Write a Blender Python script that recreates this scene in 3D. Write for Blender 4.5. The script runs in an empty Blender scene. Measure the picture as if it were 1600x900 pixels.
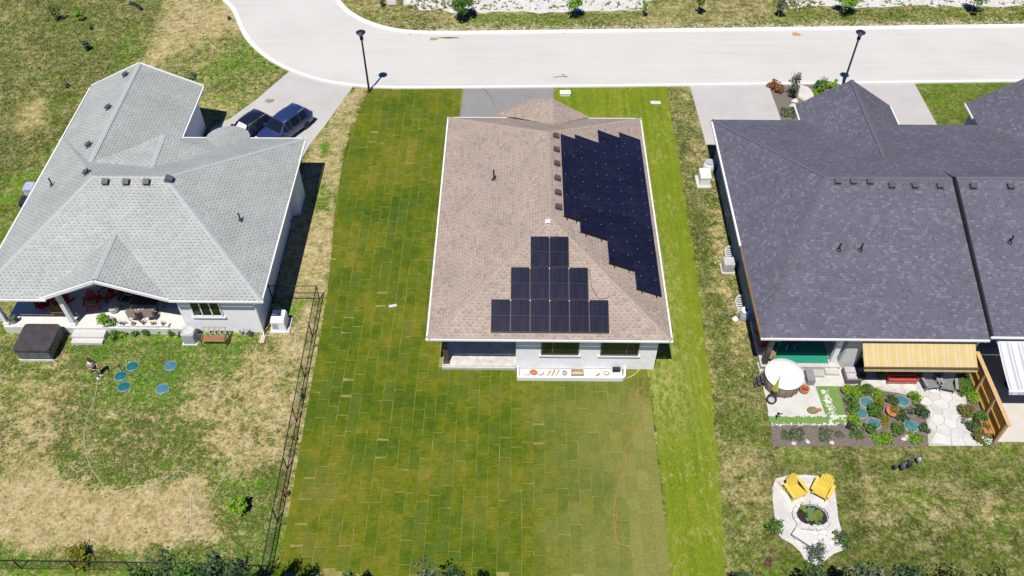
import bpy, bmesh, math, random
import numpy as np
from mathutils import Vector, Matrix

# ------------------------------------------------------------------ camera, sky, sun, exposure
SC = bpy.context.scene
COL = SC.collection
F, CH, PITCH, YAW = 1368.0, 42.0, math.radians(48.1), math.radians(0.6)
cam_d = bpy.data.cameras.new('camera')
cam = bpy.data.objects.new('camera', cam_d)
COL.objects.link(cam)
cam.location = (0, 0, CH)
cam.rotation_euler = (math.radians(90) - PITCH, 0, YAW)
cam_d.sensor_width = 36.0
cam_d.lens = 36.0 * F / 1600.0
cam_d.clip_start = 0.5
cam_d.clip_end = 6000
SC.camera = cam

SUN_EL, SUN_AZ = math.radians(65.5), math.radians(20.0)       # shadows fall north, slightly east
sv = Vector((-math.sin(SUN_AZ) * math.cos(SUN_EL), -math.cos(SUN_AZ) * math.cos(SUN_EL), math.sin(SUN_EL)))
world = bpy.data.worlds.new('World')
SC.world = world
world.use_nodes = True
wn = world.node_tree
bg = wn.nodes['Background']
sky = wn.nodes.new('ShaderNodeTexSky')
sky.sky_type = 'NISHITA'
sky.sun_disc = False
sky.sun_elevation = SUN_EL
sky.sun_rotation = math.atan2(sv.x, sv.y)
sky.altitude = 3000
sky.dust_density = 0.0
sky.ozone_density = 8.0
tint = wn.nodes.new('ShaderNodeMix'); tint.data_type = 'RGBA'; tint.blend_type = 'MULTIPLY'; tint.inputs[0].default_value = 1
tint.inputs[7].default_value = (.42, .74, 1.30, 1)      # the deep blue of a very clear sky
wn.links.new(sky.outputs[0], tint.inputs[6]); wn.links.new(tint.outputs[2], bg.inputs[0])
bg.inputs[1].default_value = 0.06
sun_d = bpy.data.lights.new('sun', 'SUN')
sun_d.energy = 5.0
sun_d.angle = math.radians(0.53)
sun_d.color = (1.0, 0.96, 0.885)
SC.cycles.diffuse_bounces = 2
sun = bpy.data.objects.new('sun', sun_d)
COL.objects.link(sun)
sun.rotation_euler = sv.to_track_quat('Z', 'Y').to_euler()
sun.location = sv * 200
SC.view_settings.view_transform = 'Standard'
SC.view_settings.look = 'None'
SC.view_settings.gamma = 1.0
SC.view_settings.exposure = 0.10

# ------------------------------------------------------------------ helpers
def G(u, v, z=0.0):
    """ground (or height z) point seen at photograph pixel u, v"""
    a = (u - 800) / F; b = (450 - v) / F
    y = math.cos(PITCH) + b * math.sin(PITCH)
    t = (z - CH) / (-math.sin(PITCH) + b * math.cos(PITCH))
    x = a * t; y *= t
    return (x * math.cos(YAW) - y * math.sin(YAW), x * math.sin(YAW) + y * math.cos(YAW))

class MB:
    def __init__(self):
        self.v = []; self.f = []; self.uv = []; self.mi = []
    def face(self, pts, uv=None, m=0):
        n = len(self.v)
        self.v += [tuple(p) for p in pts]
        self.f.append(tuple(range(n, n + len(pts))))
        self.uv.append(uv); self.mi.append(m)
    def raw(self, vs, fs, m=0):
        n = len(self.v)
        self.v += [tuple(p) for p in vs]
        for f in fs:
            self.f.append(tuple(i + n for i in f)); self.uv.append(None); self.mi.append(m)
    def box(self, x0, x1, y0, y1, z0, z1, m=0):
        self.raw([(x0,y0,z0),(x1,y0,z0),(x1,y1,z0),(x0,y1,z0),(x0,y0,z1),(x1,y0,z1),(x1,y1,z1),(x0,y1,z1)],
                 [(0,3,2,1),(4,5,6,7),(0,1,5,4),(1,2,6,5),(2,3,7,6),(3,0,4,7)], m)
    def obox(self, c, ex, ey, ez, m=0):
        """box with centre c and half-axis vectors"""
        c, ex, ey, ez = Vector(c), Vector(ex), Vector(ey), Vector(ez)
        vs = [c + sx*ex + sy*ey + sz*ez for sz in (-1,1) for sx, sy in ((-1,-1),(1,-1),(1,1),(-1,1))]
        self.raw(vs, [(0,3,2,1),(4,5,6,7),(0,1,5,4),(1,2,6,5),(2,3,7,6),(3,0,4,7)], m)
    def bar(self, a, b, w, h, m=0, up=(0,0,1)):
        a, b = Vector(a), Vector(b); d = b - a
        L = d.length
        if L < 1e-6: return
        d /= L; u = Vector(up)
        if abs(d.dot(u)) > .98: u = Vector((0,1,0))
        s = d.cross(u).normalized(); u = s.cross(d).normalized()
        self.obox((a + b) / 2, d * L / 2, s * w / 2, u * h / 2, m)
    def prism(self, poly, z0, z1, m=0, ins=0.0):
        n = len(poly)
        cx = sum(p[0] for p in poly)/n; cy = sum(p[1] for p in poly)/n
        top = [(p[0] + (cx-p[0])*ins, p[1] + (cy-p[1])*ins, z1) for p in poly]
        vs = [(p[0], p[1], z0) for p in poly] + top
        fs = [tuple(range(n-1, -1, -1)), tuple(range(n, 2*n))] + [(i, (i+1) % n, n+(i+1) % n, n+i) for i in range(n)]
        self.raw(vs, fs, m)
    def tube(self, pts, r, n=6, m=0, cap=True):
        pts = [Vector(p) for p in pts]
        rs = r if isinstance(r, (list, tuple)) else [r]*len(pts)
        vs = []; fs = []
        for i, p in enumerate(pts):
            d = (pts[min(i+1, len(pts)-1)] - pts[max(i-1, 0)])
            if d.length < 1e-9: d = Vector((0,0,1))
            d.normalize()
            u = Vector((0,0,1)) if abs(d.z) < .9 else Vector((1,0,0))
            s = d.cross(u).normalized(); t = s.cross(d)
            for k in range(n):
                a = 2*math.pi*k/n
                vs.append(p + (s*math.cos(a) + t*math.sin(a))*rs[i])
        for i in range(len(pts)-1):
            for k in range(n):
                fs.append((i*n+k, i*n+(k+1)%n, (i+1)*n+(k+1)%n, (i+1)*n+k))
        if cap:
            fs.append(tuple(range(n-1,-1,-1))); fs.append(tuple((len(pts)-1)*n+k for k in range(n)))
        self.raw(vs, fs, m)
    def lathe(self, c, prof, n=16, m=0, sx=1.0, sy=1.0, axis=None):
        c = Vector(c); vs = []; fs = []
        for r, z in prof:
            for k in range(n):
                a = 2*math.pi*k/n
                p = Vector((r*math.cos(a)*sx, r*math.sin(a)*sy, z))
                if axis is not None: p = axis @ p
                vs.append(c + p)
        for i in range(len(prof)-1):
            for k in range(n):
                fs.append((i*n+k, i*n+(k+1)%n, (i+1)*n+(k+1)%n, (i+1)*n+k))
        fs.append(tuple(range(n-1,-1,-1))); fs.append(tuple((len(prof)-1)*n+k for k in range(n)))
        self.raw(vs, fs, m)
    def slope(self, pts, m=0):
        """a roof face with UV in metres: u along the eave, v up the slope"""
        P = [Vector(p) for p in pts]
        nrm = Vector((0,0,0))
        for i in range(len(P)):
            a, b = P[i], P[(i+1) % len(P)]
            nrm += Vector(((a.y-b.y)*(a.z+b.z), (a.z-b.z)*(a.x+b.x), (a.x-b.x)*(a.y+b.y)))
        nrm.normalize()
        if nrm.z < 0: P.reverse(); nrm = -nrm
        e = Vector((0,0,1)).cross(nrm)
        e = e.normalized() if e.length > 1e-5 else Vector((1,0,0))
        up = nrm.cross(e)
        self.face(P, [(p.dot(e), p.dot(up)) for p in P], m)
    def xform(self, M):
        self.v = [tuple(M @ Vector(p)) for p in self.v]
        return self

def mesh(name, mb, mats, org=(0,0,0), smooth=False):
    me = bpy.data.meshes.new(name)
    ox, oy, oz = org
    me.from_pydata([(x-ox, y-oy, z-oz) for x, y, z in mb.v], [], mb.f)
    if any(u is not None for u in mb.uv):
        ul = me.uv_layers.new(name='UVMap')
        k = 0
        for f, u in zip(mb.f, mb.uv):
            for j in range(len(f)):
                ul.data[k].uv = u[j] if u is not None else (0, 0)
                k += 1
    if not isinstance(mats, (list, tuple)): mats = [mats]
    for m in mats: me.materials.append(m)
    if len(mats) > 1: me.polygons.foreach_set('material_index', mb.mi)
    if smooth: me.polygons.foreach_set('use_smooth', [True]*len(me.polygons))
    me.update()
    return me

def wloc(o):
    p = Vector((0,0,0))
    while o is not None:
        p += o.location; o = o.parent
    return p

def part(name, mb, mats, parent=None, smooth=False, label=None):
    """one mesh object; world-space MB, parent keeps its own origin"""
    org = wloc(parent) if parent is not None else (0,0,0)
    o = bpy.data.objects.new(name, mesh(name, mb, mats, org, smooth))
    COL.objects.link(o)
    if parent is not None: o.parent = parent
    if label: o['label'] = label
    return o

def tag(o, label, cat, group=None):
    o['label'] = label; o['category'] = cat
    if group: o['group'] = group
    return o

def thing(name, label, cat, loc, group=None):
    o = bpy.data.objects.new(name, None)
    o.empty_display_size = .3
    COL.objects.link(o)
    o.location = (loc[0], loc[1], loc[2] if len(loc) > 2 else 0)
    return tag(o, label, cat, group)

def solo(name, mb, mats, label, cat, group=None, smooth=False):
    xs = [p[0] for p in mb.v]; ys = [p[1] for p in mb.v]; zs = [p[2] for p in mb.v]
    org = ((min(xs)+max(xs))/2, (min(ys)+max(ys))/2, min(zs))
    o = bpy.data.objects.new(name, mesh(name, mb, mats, org, smooth))
    COL.objects.link(o)
    o.location = org
    return tag(o, label, cat, group)

def struct(name, mb, mats, smooth=False, kind='structure'):
    o = part(name, mb, mats, None, smooth)
    o['kind'] = kind
    return o

def dup(root, loc, rz=0.0, label=None, group=None, scale=None):
    r = root.copy(); COL.objects.link(r)
    r.location = (loc[0], loc[1], loc[2] if len(loc) > 2 else 0); r.rotation_euler = (0, 0, rz)
    if scale: r.scale = (scale,)*3
    if label: r['label'] = label
    if group: r['group'] = group
    for ch in list(root.children):
        c = ch.copy(); COL.objects.link(c); c.parent = r
        for g in ch.children:
            d = g.copy(); COL.objects.link(d); d.parent = c
    return r

# ------------------------------------------------------------------ materials
def new_mat(name):
    m = bpy.data.materials.new(name); m.use_nodes = True
    nt = m.node_tree
    return m, nt, nt.nodes['Principled BSDF']

def N(nt, typ, **kw):
    n = nt.nodes.new(typ)
    for k, v in kw.items(): setattr(n, k, v)
    return n

def pos_noise(nt, scale, detail=4, rough=.6, vec=None, stretch=None):
    g = N(nt, 'ShaderNodeNewGeometry')
    src = g.outputs['Position'] if vec is None else vec
    if stretch:
        mp = N(nt, 'ShaderNodeMapping'); mp.inputs['Scale'].default_value = stretch
        nt.links.new(src, mp.inputs[0]); src = mp.outputs[0]
    n = N(nt, 'ShaderNodeTexNoise')
    n.inputs['Scale'].default_value = scale; n.inputs['Detail'].default_value = detail; n.inputs['Roughness'].default_value = rough
    nt.links.new(src, n.inputs['Vector'])
    return n.outputs['Fac']

def ramp(nt, fac, stops):
    r = N(nt, 'ShaderNodeValToRGB')
    while len(r.color_ramp.elements) < len(stops): r.color_ramp.elements.new(.5)
    for e, (p, c) in zip(r.color_ramp.elements, stops):
        e.position = p; e.color = (*c, 1) if len(c) == 3 else c
    nt.links.new(fac, r.inputs[0])
    return r.outputs[0]

def mixc(nt, fac, a, b, mode='MIX'):
    m = N(nt, 'ShaderNodeMix', data_type='RGBA', blend_type=mode)
    for s, v in ((0, fac), (6, a), (7, b)):
        if isinstance(v, (int, float)): m.inputs[s].default_value = v
        elif isinstance(v, tuple): m.inputs[s].default_value = (*v, 1) if len(v) == 3 else v
        else: nt.links.new(v, m.inputs[s])
    return m.outputs[2]

def math_(nt, op, a, b=None, c=None, clamp=False):
    m = N(nt, 'ShaderNodeMath', operation=op); m.use_clamp = clamp
    for i, v in enumerate((a, b, c)):
        if v is None: continue
        if isinstance(v, (int, float)): m.inputs[i].default_value = v
        else: nt.links.new(v, m.inputs[i])
    return m.outputs[0]

def bump(nt, bsdf, h, strength=.3, dist=.02):
    b = N(nt, 'ShaderNodeBump'); b.inputs['Strength'].default_value = strength; b.inputs['Distance'].default_value = dist
    nt.links.new(h, b.inputs['Height']); nt.links.new(b.outputs[0], bsdf.inputs['Normal'])

_mc = {}
def M(name, col, rough=.6, metal=0.0, var=.18, scale=2.5, bmp=0.0, bscale=30, spec=None, coat=0.0, stretch=None):
    """plain procedural material: colour broken up by two octaves of world noise"""
    if name in _mc: return _mc[name]
    m, nt, b = new_mat(name)
    n1 = pos_noise(nt, scale, 6, .65, stretch=stretch)
    lo = tuple(c*(1-var) for c in col); hi = tuple(min(1, c*(1+var*.8)) for c in col)
    c = ramp(nt, n1, [(.3, lo), (.7, hi)])
    nt.links.new(c, b.inputs['Base Color'])
    b.inputs['Roughness'].default_value = rough; b.inputs['Metallic'].default_value = metal
    if spec is not None: b.inputs['Specular IOR Level'].default_value = spec
    if coat: b.inputs['Coat Weight'].default_value = coat; b.inputs['Coat Roughness'].default_value = .05
    if bmp: bump(nt, b, pos_noise(nt, bscale, 3), bmp, .01)
    _mc[name] = m
    return m

def leaf_mat(name, cols, rough=.55):
    """foliage: each leaf face its own tone"""
    if name in _mc: return _mc[name]
    m, nt, b = new_mat(name)
    g = N(nt, 'ShaderNodeNewGeometry')
    st = [(i/(max(1, len(cols)-1)), c) for i, c in enumerate(cols)]
    c = ramp(nt, g.outputs['Random Per Island'], st)
    nt.links.new(c, b.inputs['Base Color'])
    b.inputs['Roughness'].default_value = rough
    tr = N(nt, 'ShaderNodeBsdfTranslucent'); nt.links.new(c, tr.inputs[0])
    mx = N(nt, 'ShaderNodeMixShader'); mx.inputs[0].default_value = .25
    nt.links.new(b.outputs[0], mx.inputs[1]); nt.links.new(tr.outputs[0], mx.inputs[2])
    nt.links.new(mx.outputs[0], nt.nodes['Material Output'].inputs[0])
    _mc[name] = m
    return m

def shingle_mat(name, base, dark, light, bw=.34, rh=.17, gapdark=.55, dashes=.5, jit=.2):
    m, nt, b = new_mat(name)
    uv = N(nt, 'ShaderNodeUVMap')
    def brick(w, h, off, freq, mort, c1, c2, cm):
        t = N(nt, 'ShaderNodeTexBrick'); t.offset = off; t.offset_frequency = freq
        t.inputs['Scale'].default_value = 1.0
        t.inputs['Brick Width'].default_value = w; t.inputs['Row Height'].default_value = h
        t.inputs['Mortar Size'].default_value = mort; t.inputs['Mortar Smooth'].default_value = .2
        t.inputs['Color1'].default_value = (*c1,1); t.inputs['Color2'].default_value = (*c2,1); t.inputs['Mortar'].default_value = (*cm,1)
        nt.links.new(uv.outputs[0], t.inputs['Vector'])
        return t
    t = brick(bw, rh, .5, 2, .012, (0,0,0), (1,1,1), (.5,.5,.5))
    c = ramp(nt, t.outputs['Color'], [(0, dark), (.35, base), (.75, base), (1, light)])
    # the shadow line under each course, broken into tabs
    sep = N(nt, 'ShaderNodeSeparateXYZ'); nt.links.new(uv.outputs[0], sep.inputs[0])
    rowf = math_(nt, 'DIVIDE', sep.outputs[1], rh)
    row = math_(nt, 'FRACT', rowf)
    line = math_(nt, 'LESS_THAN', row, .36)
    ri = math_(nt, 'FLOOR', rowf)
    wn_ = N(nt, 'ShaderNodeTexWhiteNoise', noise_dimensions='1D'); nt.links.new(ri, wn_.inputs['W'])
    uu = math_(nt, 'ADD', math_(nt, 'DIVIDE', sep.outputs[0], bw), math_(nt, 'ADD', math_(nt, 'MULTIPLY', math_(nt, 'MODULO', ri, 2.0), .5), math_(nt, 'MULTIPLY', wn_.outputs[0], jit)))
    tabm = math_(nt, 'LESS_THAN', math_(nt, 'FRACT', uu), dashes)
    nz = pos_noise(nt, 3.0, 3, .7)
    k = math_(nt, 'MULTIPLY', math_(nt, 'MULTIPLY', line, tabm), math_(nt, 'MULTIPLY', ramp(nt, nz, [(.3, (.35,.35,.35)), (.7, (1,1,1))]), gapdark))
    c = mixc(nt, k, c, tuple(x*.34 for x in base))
    n1 = pos_noise(nt, .5, 5, .6)
    c = mixc(nt, 1.0, c, ramp(nt, n1, [(.25, (.86,.86,.86)), (.75, (1.1,1.1,1.1))]), 'MULTIPLY')
    n2 = pos_noise(nt, 22, 2, .6)
    c = mixc(nt, 1.0, c, ramp(nt, n2, [(.3, (.80,.80,.80)), (.7, (1.15,1.15,1.15))]), 'MULTIPLY')
    nt.links.new(c, b.inputs['Base Color'])
    b.inputs['Roughness'].default_value = .88
    bump(nt, b, math_(nt, 'ADD', row, t.outputs['Fac']), .25, .012)
    return m

def attr_grass():
    """ground: attribute ch = (dryness, brightness of the green, patchiness)"""
    m, nt, b = new_mat('rough_grass')
    a = N(nt, 'ShaderNodeAttribute'); a.attribute_name = 'cover'
    s = N(nt, 'ShaderNodeSeparateColor'); nt.links.new(a.outputs['Color'], s.inputs[0])
    n1 = pos_noise(nt, .7, 3, .6); n2 = pos_noise(nt, 2.3, 4, .62); n3 = pos_noise(nt, 6.5, 3, .65)
    mixn = math_(nt, 'ADD', math_(nt, 'MULTIPLY', n1, .20), math_(nt, 'ADD', math_(nt, 'MULTIPLY', n2, .40), math_(nt, 'MULTIPLY', n3, .40)))
    dev = math_(nt, 'MULTIPLY', math_(nt, 'SUBTRACT', mixn, .5), math_(nt, 'MULTIPLY', s.outputs[2], 17.0))
    dry = math_(nt, 'ADD', s.outputs[0], dev, clamp=True)
    n4 = pos_noise(nt, 1.9, 4, .7)
    gb = math_(nt, 'ADD', s.outputs[1], math_(nt, 'MULTIPLY', math_(nt, 'SUBTRACT', n4, .5), 2.2), clamp=True)
    green = ramp(nt, gb, [(0, (.055,.072,.012)), (.5, (.100,.142,.014)), (1, (.105,.235,.014))])
    n5 = pos_noise(nt, 1.5, 5, .65)
    tan = ramp(nt, n5, [(.28, (.32,.25,.105)), (.5, (.47,.375,.185)), (.7, (.58,.48,.285))])
    c = mixc(nt, dry, green, tan)
    n6 = pos_noise(nt, 17, 3, .75); n7 = pos_noise(nt, 4.2, 3, .6)
    c = mixc(nt, 1.0, c, ramp(nt, n7, [(.32, (.68,.68,.66)), (.5, (1,1,1)), (.68, (1.18,1.18,1.16))]), 'MULTIPLY')
    c = mixc(nt, 1.0, c, ramp(nt, n6, [(.25, (.55,.55,.55)), (.5, (1,1,1)), (.75, (1.35,1.35,1.35))]), 'MULTIPLY')
    nt.links.new(c, b.inputs['Base Color'])
    b.inputs['Roughness'].default_value = .95; b.inputs['Specular IOR Level'].default_value = .12
    bump(nt, b, math_(nt, 'ADD', n6, n3), .9, .06)
    return m

def turf_mat(name, stripes):
    """mown lawn: yellower stripes along the mowing direction, worn straw flecks"""
    m, nt, b = new_mat(name)
    n1 = pos_noise(nt, 1.0, 4, .6, stretch=(2.2, .05, 1))
    n2 = pos_noise(nt, .35, 5, .65)
    n3 = pos_noise(nt, 14, 3, .7, stretch=(1, .45, 1)); n6 = pos_noise(nt, 3.5, 4, .7, stretch=(1, .6, 1))
    f = math_(nt, 'ADD', math_(nt, 'MULTIPLY', n1, .45), math_(nt, 'ADD', math_(nt, 'MULTIPLY', n2, .30), math_(nt, 'MULTIPLY', n6, .25)))
    c = ramp(nt, f, stripes)
    n4 = pos_noise(nt, 3.2, 5, .75, stretch=(1, .5, 1)); n5 = pos_noise(nt, .22, 3, .5)
    k = math_(nt, 'ADD', math_(nt, 'MULTIPLY', math_(nt, 'SUBTRACT', n4, .56), 5.5), math_(nt, 'MULTIPLY', math_(nt, 'SUBTRACT', n5, .48), 3.0), clamp=True)
    # the worn band along the house wall
    g_ = N(nt, 'ShaderNodeNewGeometry'); p_ = N(nt, 'ShaderNodeSeparateXYZ'); nt.links.new(g_.outputs['Position'], p_.inputs[0])
    band = math_(nt, 'MULTIPLY', math_(nt, 'MULTIPLY', math_(nt, 'SUBTRACT', 11.0, p_.outputs[0]), .55, clamp=True), math_(nt, 'MULTIPLY', math_(nt, 'MULTIPLY', math_(nt, 'SUBTRACT', 46.0, p_.outputs[1]), .2, clamp=True), math_(nt, 'MULTIPLY', math_(nt, 'SUBTRACT', p_.outputs[1], 25.0), .25, clamp=True)))
    n8 = pos_noise(nt, 2.6, 5, .75, stretch=(1.6, .7, 1))
    k = math_(nt, 'ADD', k, math_(nt, 'MULTIPLY', band, math_(nt, 'MULTIPLY', math_(nt, 'SUBTRACT', n8, .44), 6.0, clamp=True)), clamp=True)
    c = mixc(nt, math_(nt, 'MULTIPLY', k, .62), c, (.40,.355,.14))
    c = mixc(nt, 1.0, c, ramp(nt, n3, [(.25, (.65,.65,.65)), (.75, (1.3,1.3,1.3))]), 'MULTIPLY')
    nt.links.new(c, b.inputs['Base Color'])
    b.inputs['Roughness'].default_value = .95; b.inputs['Specular IOR Level'].default_value = .15
    bump(nt, b, n3, .7, .03)
    return m

def sod_mat():
    m, nt, b = new_mat('sod')
    oi = N(nt, 'ShaderNodeObjectInfo'); g = N(nt, 'ShaderNodeNewGeometry')
    r = math_(nt, 'FRACT', math_(nt, 'ADD', oi.outputs['Random'], g.outputs['Random Per Island']))
    r2 = math_(nt, 'FRACT', math_(nt, 'MULTIPLY', r, 17.31))
    n1 = pos_noise(nt, .16, 4, .6); n2 = pos_noise(nt, 1.6, 5, .7); n3 = pos_noise(nt, 13, 3, .75, stretch=(.7, 1.5, 1)); n4 = pos_noise(nt, 5, 4, .7, stretch=(.45, 1.6, 1))
    # the lower right of the lawn was laid first and has yellowed most
    p = N(nt, 'ShaderNodeSeparateXYZ'); nt.links.new(g.outputs['Position'], p.inputs[0])
    yn_ = pos_noise(nt, .28, 4, .6)
    yel = math_(nt, 'MULTIPLY', math_(nt, 'MULTIPLY', math_(nt, 'ADD', p.outputs[0], math_(nt, 'MULTIPLY', math_(nt, 'SUBTRACT', yn_, .55), 9.0)), .17, clamp=True), math_(nt, 'MULTIPLY', math_(nt, 'SUBTRACT', 31.6, p.outputs[1]), .28, clamp=True))
    f = math_(nt, 'ADD', math_(nt, 'MULTIPLY', math_(nt, 'SUBTRACT', r, .5), .22), math_(nt, 'MULTIPLY', math_(nt, 'SUBTRACT', n1, .5), 1.8))
    f = math_(nt, 'ADD', f, math_(nt, 'ADD', math_(nt, 'MULTIPLY', math_(nt, 'SUBTRACT', n2, .5), 1.1), math_(nt, 'MULTIPLY', math_(nt, 'SUBTRACT', n4, .5), .8)))
    f = math_(nt, 'ADD', f, .39, clamp=True)
    c = ramp(nt, f, [(0, (.050,.092,.006)), (.28, (.082,.122,.006)), (.52, (.130,.146,.009)), (.76, (.182,.165,.022)), (1, (.27,.20,.052))])
    k = math_(nt, 'MULTIPLY', math_(nt, 'GREATER_THAN', r2, .62), math_(nt, 'ADD', .05, math_(nt, 'MULTIPLY', r, .36)))
    c = mixc(nt, k, c, (.070,.118,.024))
    c = mixc(nt, math_(nt, 'MULTIPLY', yel, math_(nt, 'ADD', .55, math_(nt, 'MULTIPLY', r, .35))), c, (.235,.225,.068))
    c = mixc(nt, 1.0, c, ramp(nt, n3, [(.25, (.66,.66,.66)), (.75, (1.32,1.32,1.32))]), 'MULTIPLY')
    nt.links.new(c, b.inputs['Base Color'])
    b.inputs['Roughness'].default_value = .95; b.inputs['Specular IOR Level'].default_value = .12
    bump(nt, b, n3, .8, .03)
    return m

def glass_mat(name, col, rough=.04):
    if name in _mc: return _mc[name]
    m, nt, b = new_mat(name)
    b.inputs['Base Color'].default_value = (*col, 1); b.inputs['Roughness'].default_value = rough
    b.inputs['Specular IOR Level'].default_value = .6
    _mc[name] = m
    return m

def panel_mat():
    """solar cells: fine vertical cell strips that differ slightly, under glass"""
    m, nt, b = new_mat('solar_cells')
    uv = N(nt, 'ShaderNodeUVMap')
    t = N(nt, 'ShaderNodeTexBrick'); t.offset = 0
    t.inputs['Scale'].default_value = 1; t.inputs['Brick Width'].default_value = .182; t.inputs['Row Height'].default_value = .091
    t.inputs['Mortar Size'].default_value = .0035
    t.inputs['Color1'].default_value = (.009,.011,.027,1); t.inputs['Color2'].default_value = (.014,.015,.029,1); t.inputs['Mortar'].default_value = (.004,.005,.010,1)
    nt.links.new(uv.outputs[0], t.inputs['Vector'])
    oi = N(nt, 'ShaderNodeObjectInfo')
    c = mixc(nt, 1.0, t.outputs['Color'], ramp(nt, oi.outputs['Random'], [(0, (.8,.8,.85)), (1, (1.25,1.2,1.25))]), 'MULTIPLY')
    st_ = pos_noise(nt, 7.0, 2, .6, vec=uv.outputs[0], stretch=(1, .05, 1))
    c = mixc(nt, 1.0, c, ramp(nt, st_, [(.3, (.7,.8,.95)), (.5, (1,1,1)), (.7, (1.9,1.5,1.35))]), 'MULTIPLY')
    nt.links.new(c, b.inputs['Base Color'])
    b.inputs['Roughness'].default_value = .22; b.inputs['Specular IOR Level'].default_value = .35
    return m

WHITE = M('white_trim', (.80,.80,.79), .5, var=.04)
SIDING = M('white_brick', (.86,.86,.855), .75, var=.08, scale=6, bmp=.15)
STONEW = M('white_stone_wall', (.85,.855,.86), .8, var=.08, scale=5, bmp=.15)
CONC = M('concrete', (.54,.525,.50), .85, var=.10, scale=.6, bmp=.1)
ROADM = M('pale_concrete_road', (.60,.585,.555), .9, var=.06, scale=.25, bmp=.05)
KERBM = M('kerb_concrete', (.72,.705,.67), .85, var=.06, scale=1.5)
DRIVEM = M('driveway_concrete', (.455,.435,.415), .9, var=.08, scale=.5, bmp=.05)
DRIVEG = M('grey_asphalt_drive', (.235,.228,.222), .9, var=.10, scale=.7, bmp=.06)
BLACKM = M('black_metal', (.018,.018,.02), .5, var=.2)
BLACKP = M('black_plastic', (.022,.022,.025), .55, var=.2)
GREYP = M('grey_plastic', (.42,.42,.43), .5, var=.08)
LGREY = M('light_grey_metal', (.58,.58,.59), .5, var=.08)
DGREY = M('dark_grey_plastic', (.07,.07,.075), .55, var=.15)
PANE = glass_mat('window_pane', (.012,.022,.014), .03)
MULCH = M('mulch', (.17,.135,.12), .95, var=.45, scale=9, bmp=.6)
FLAG = M('flagstone', (.56,.535,.49), .85, var=.12, scale=1.6, bmp=.15)
JOINT = M('stone_joint', (.46,.43,.37), .95, var=.2, scale=6)
WOOD = M('cedar_wood', (.50,.27,.055), .7, var=.25, scale=3, stretch=(4, 4, .6))
WOODL = M('pine_cap', (.58,.38,.18), .7, var=.15, scale=4)
RED = M('red_paint', (.42,.012,.015), .5, var=.12)
YEL = M('yellow_paint', (.72,.52,.085), .5, var=.08)
TEAL = M('teal_lid', (.004,.115,.130), .55, var=.15, scale=4)
TEALB = M('faded_teal_lid', (.055,.175,.27), .55, var=.25, scale=5)
BROWN = M('brown_panel', (.24,.175,.125), .6, var=.12, scale=4)
SILVER = M('galvanised', (.55,.55,.56), .4, metal=.6, var=.1)
TERRA = M('terracotta', (.48,.17,.07), .8, var=.15)
TRUNKM = M('bark', (.15,.11,.08), .9, var=.3, scale=8)
L_MID = leaf_mat('leaf_mid', [(.05,.12,.014), (.09,.185,.02), (.13,.25,.03)])
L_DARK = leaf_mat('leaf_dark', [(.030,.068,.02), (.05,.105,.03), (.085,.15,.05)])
L_LIME = leaf_mat('leaf_lime', [(.12,.24,.008), (.18,.34,.012), (.25,.42,.02)])
L_YEL = leaf_mat('leaf_yellow', [(.14,.15,.012), (.22,.22,.015), (.30,.28,.02)])
L_OLIVE = leaf_mat('leaf_olive', [(.085,.115,.02), (.15,.175,.03), (.22,.22,.05)])
L_GREY = leaf_mat('leaf_greygreen', [(.075,.11,.055), (.12,.16,.08), (.17,.21,.11)])
L_RED = leaf_mat('leaf_rust', [(.16,.05,.02), (.30,.10,.03), (.22,.13,.03)])
L_FLOW = leaf_mat('blossom', [(.55,.45,.40), (.70,.65,.55), (.35,.2,.3)])
L_WHITE = leaf_mat('white_blossom', [(.75,.75,.70), (.85,.85,.80)])

# ------------------------------------------------------------------ the ground
def inpoly(X, Y, poly):
    r = np.zeros(X.shape, bool); n = len(poly); j = n-1
    for i in range(n):
        xi, yi = poly[i]; xj, yj = poly[j]
        if yi != yj:
            r ^= ((yi > Y) != (yj > Y)) & (X < (xj-xi)*(Y-yi)/(yj-yi)+xi)
        j = i
    return r
def inp(x, y, poly):
    return bool(inpoly(np.array([x]), np.array([y]), poly)[0])
def W(px): return [G(u, v) for u, v in px]

gx = np.concatenate([[-2500,-700,-250,-120,-75], np.arange(-50, 52.01, .2), [75,120,250,700,2500]])
gy = np.concatenate([[-1500,-400,-100,-20,5], np.arange(13, 92, .2), [110,160,300,800,3000]])
X, Y = np.meshgrid(gx, gy)
cov = np.zeros(X.shape + (3,)); cov[...] = (.24, .45, .30)
rs = np.random.RandomState(4)
def vnoise(scale, seed):
    r = np.random.RandomState(seed); t = r.rand(64, 64)
    xs = (X/scale) % 64; ys = (Y/scale) % 64
    i = np.floor(xs).astype(int); j = np.floor(ys).astype(int); fx = xs-i; fy = ys-j
    fx = fx*fx*(3-2*fx); fy = fy*fy*(3-2*fy)
    i1 = (i+1) % 64; j1 = (j+1) % 64; i %= 64; j %= 64
    return (t[j,i]*(1-fx)+t[j,i1]*fx)*(1-fy)+(t[j1,i]*(1-fx)+t[j1,i1]*fx)*fy
WX = (vnoise(2.2, 1)-.5) + (vnoise(.8, 2)-.5)*.5
WY = (vnoise(2.2, 3)-.5) + (vnoise(.8, 5)-.5)*.5
def zone(px, dry, g, p, wob=1.0, blur=2):
    global cov
    poly = W(px)
    m = inpoly(X+WX*wob, Y+WY*wob, poly).astype(float)
    for _ in range(blur*2):
        q = np.pad(m, 1, mode='edge')
        m = (q[1:-1,1:-1]*2+q[:-2,1:-1]+q[2:,1:-1]+q[1:-1,:-2]+q[1:-1,2:])/6
    cov = cov*(1-m[...,None]) + np.array([dry,g,p])*m[...,None]
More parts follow.
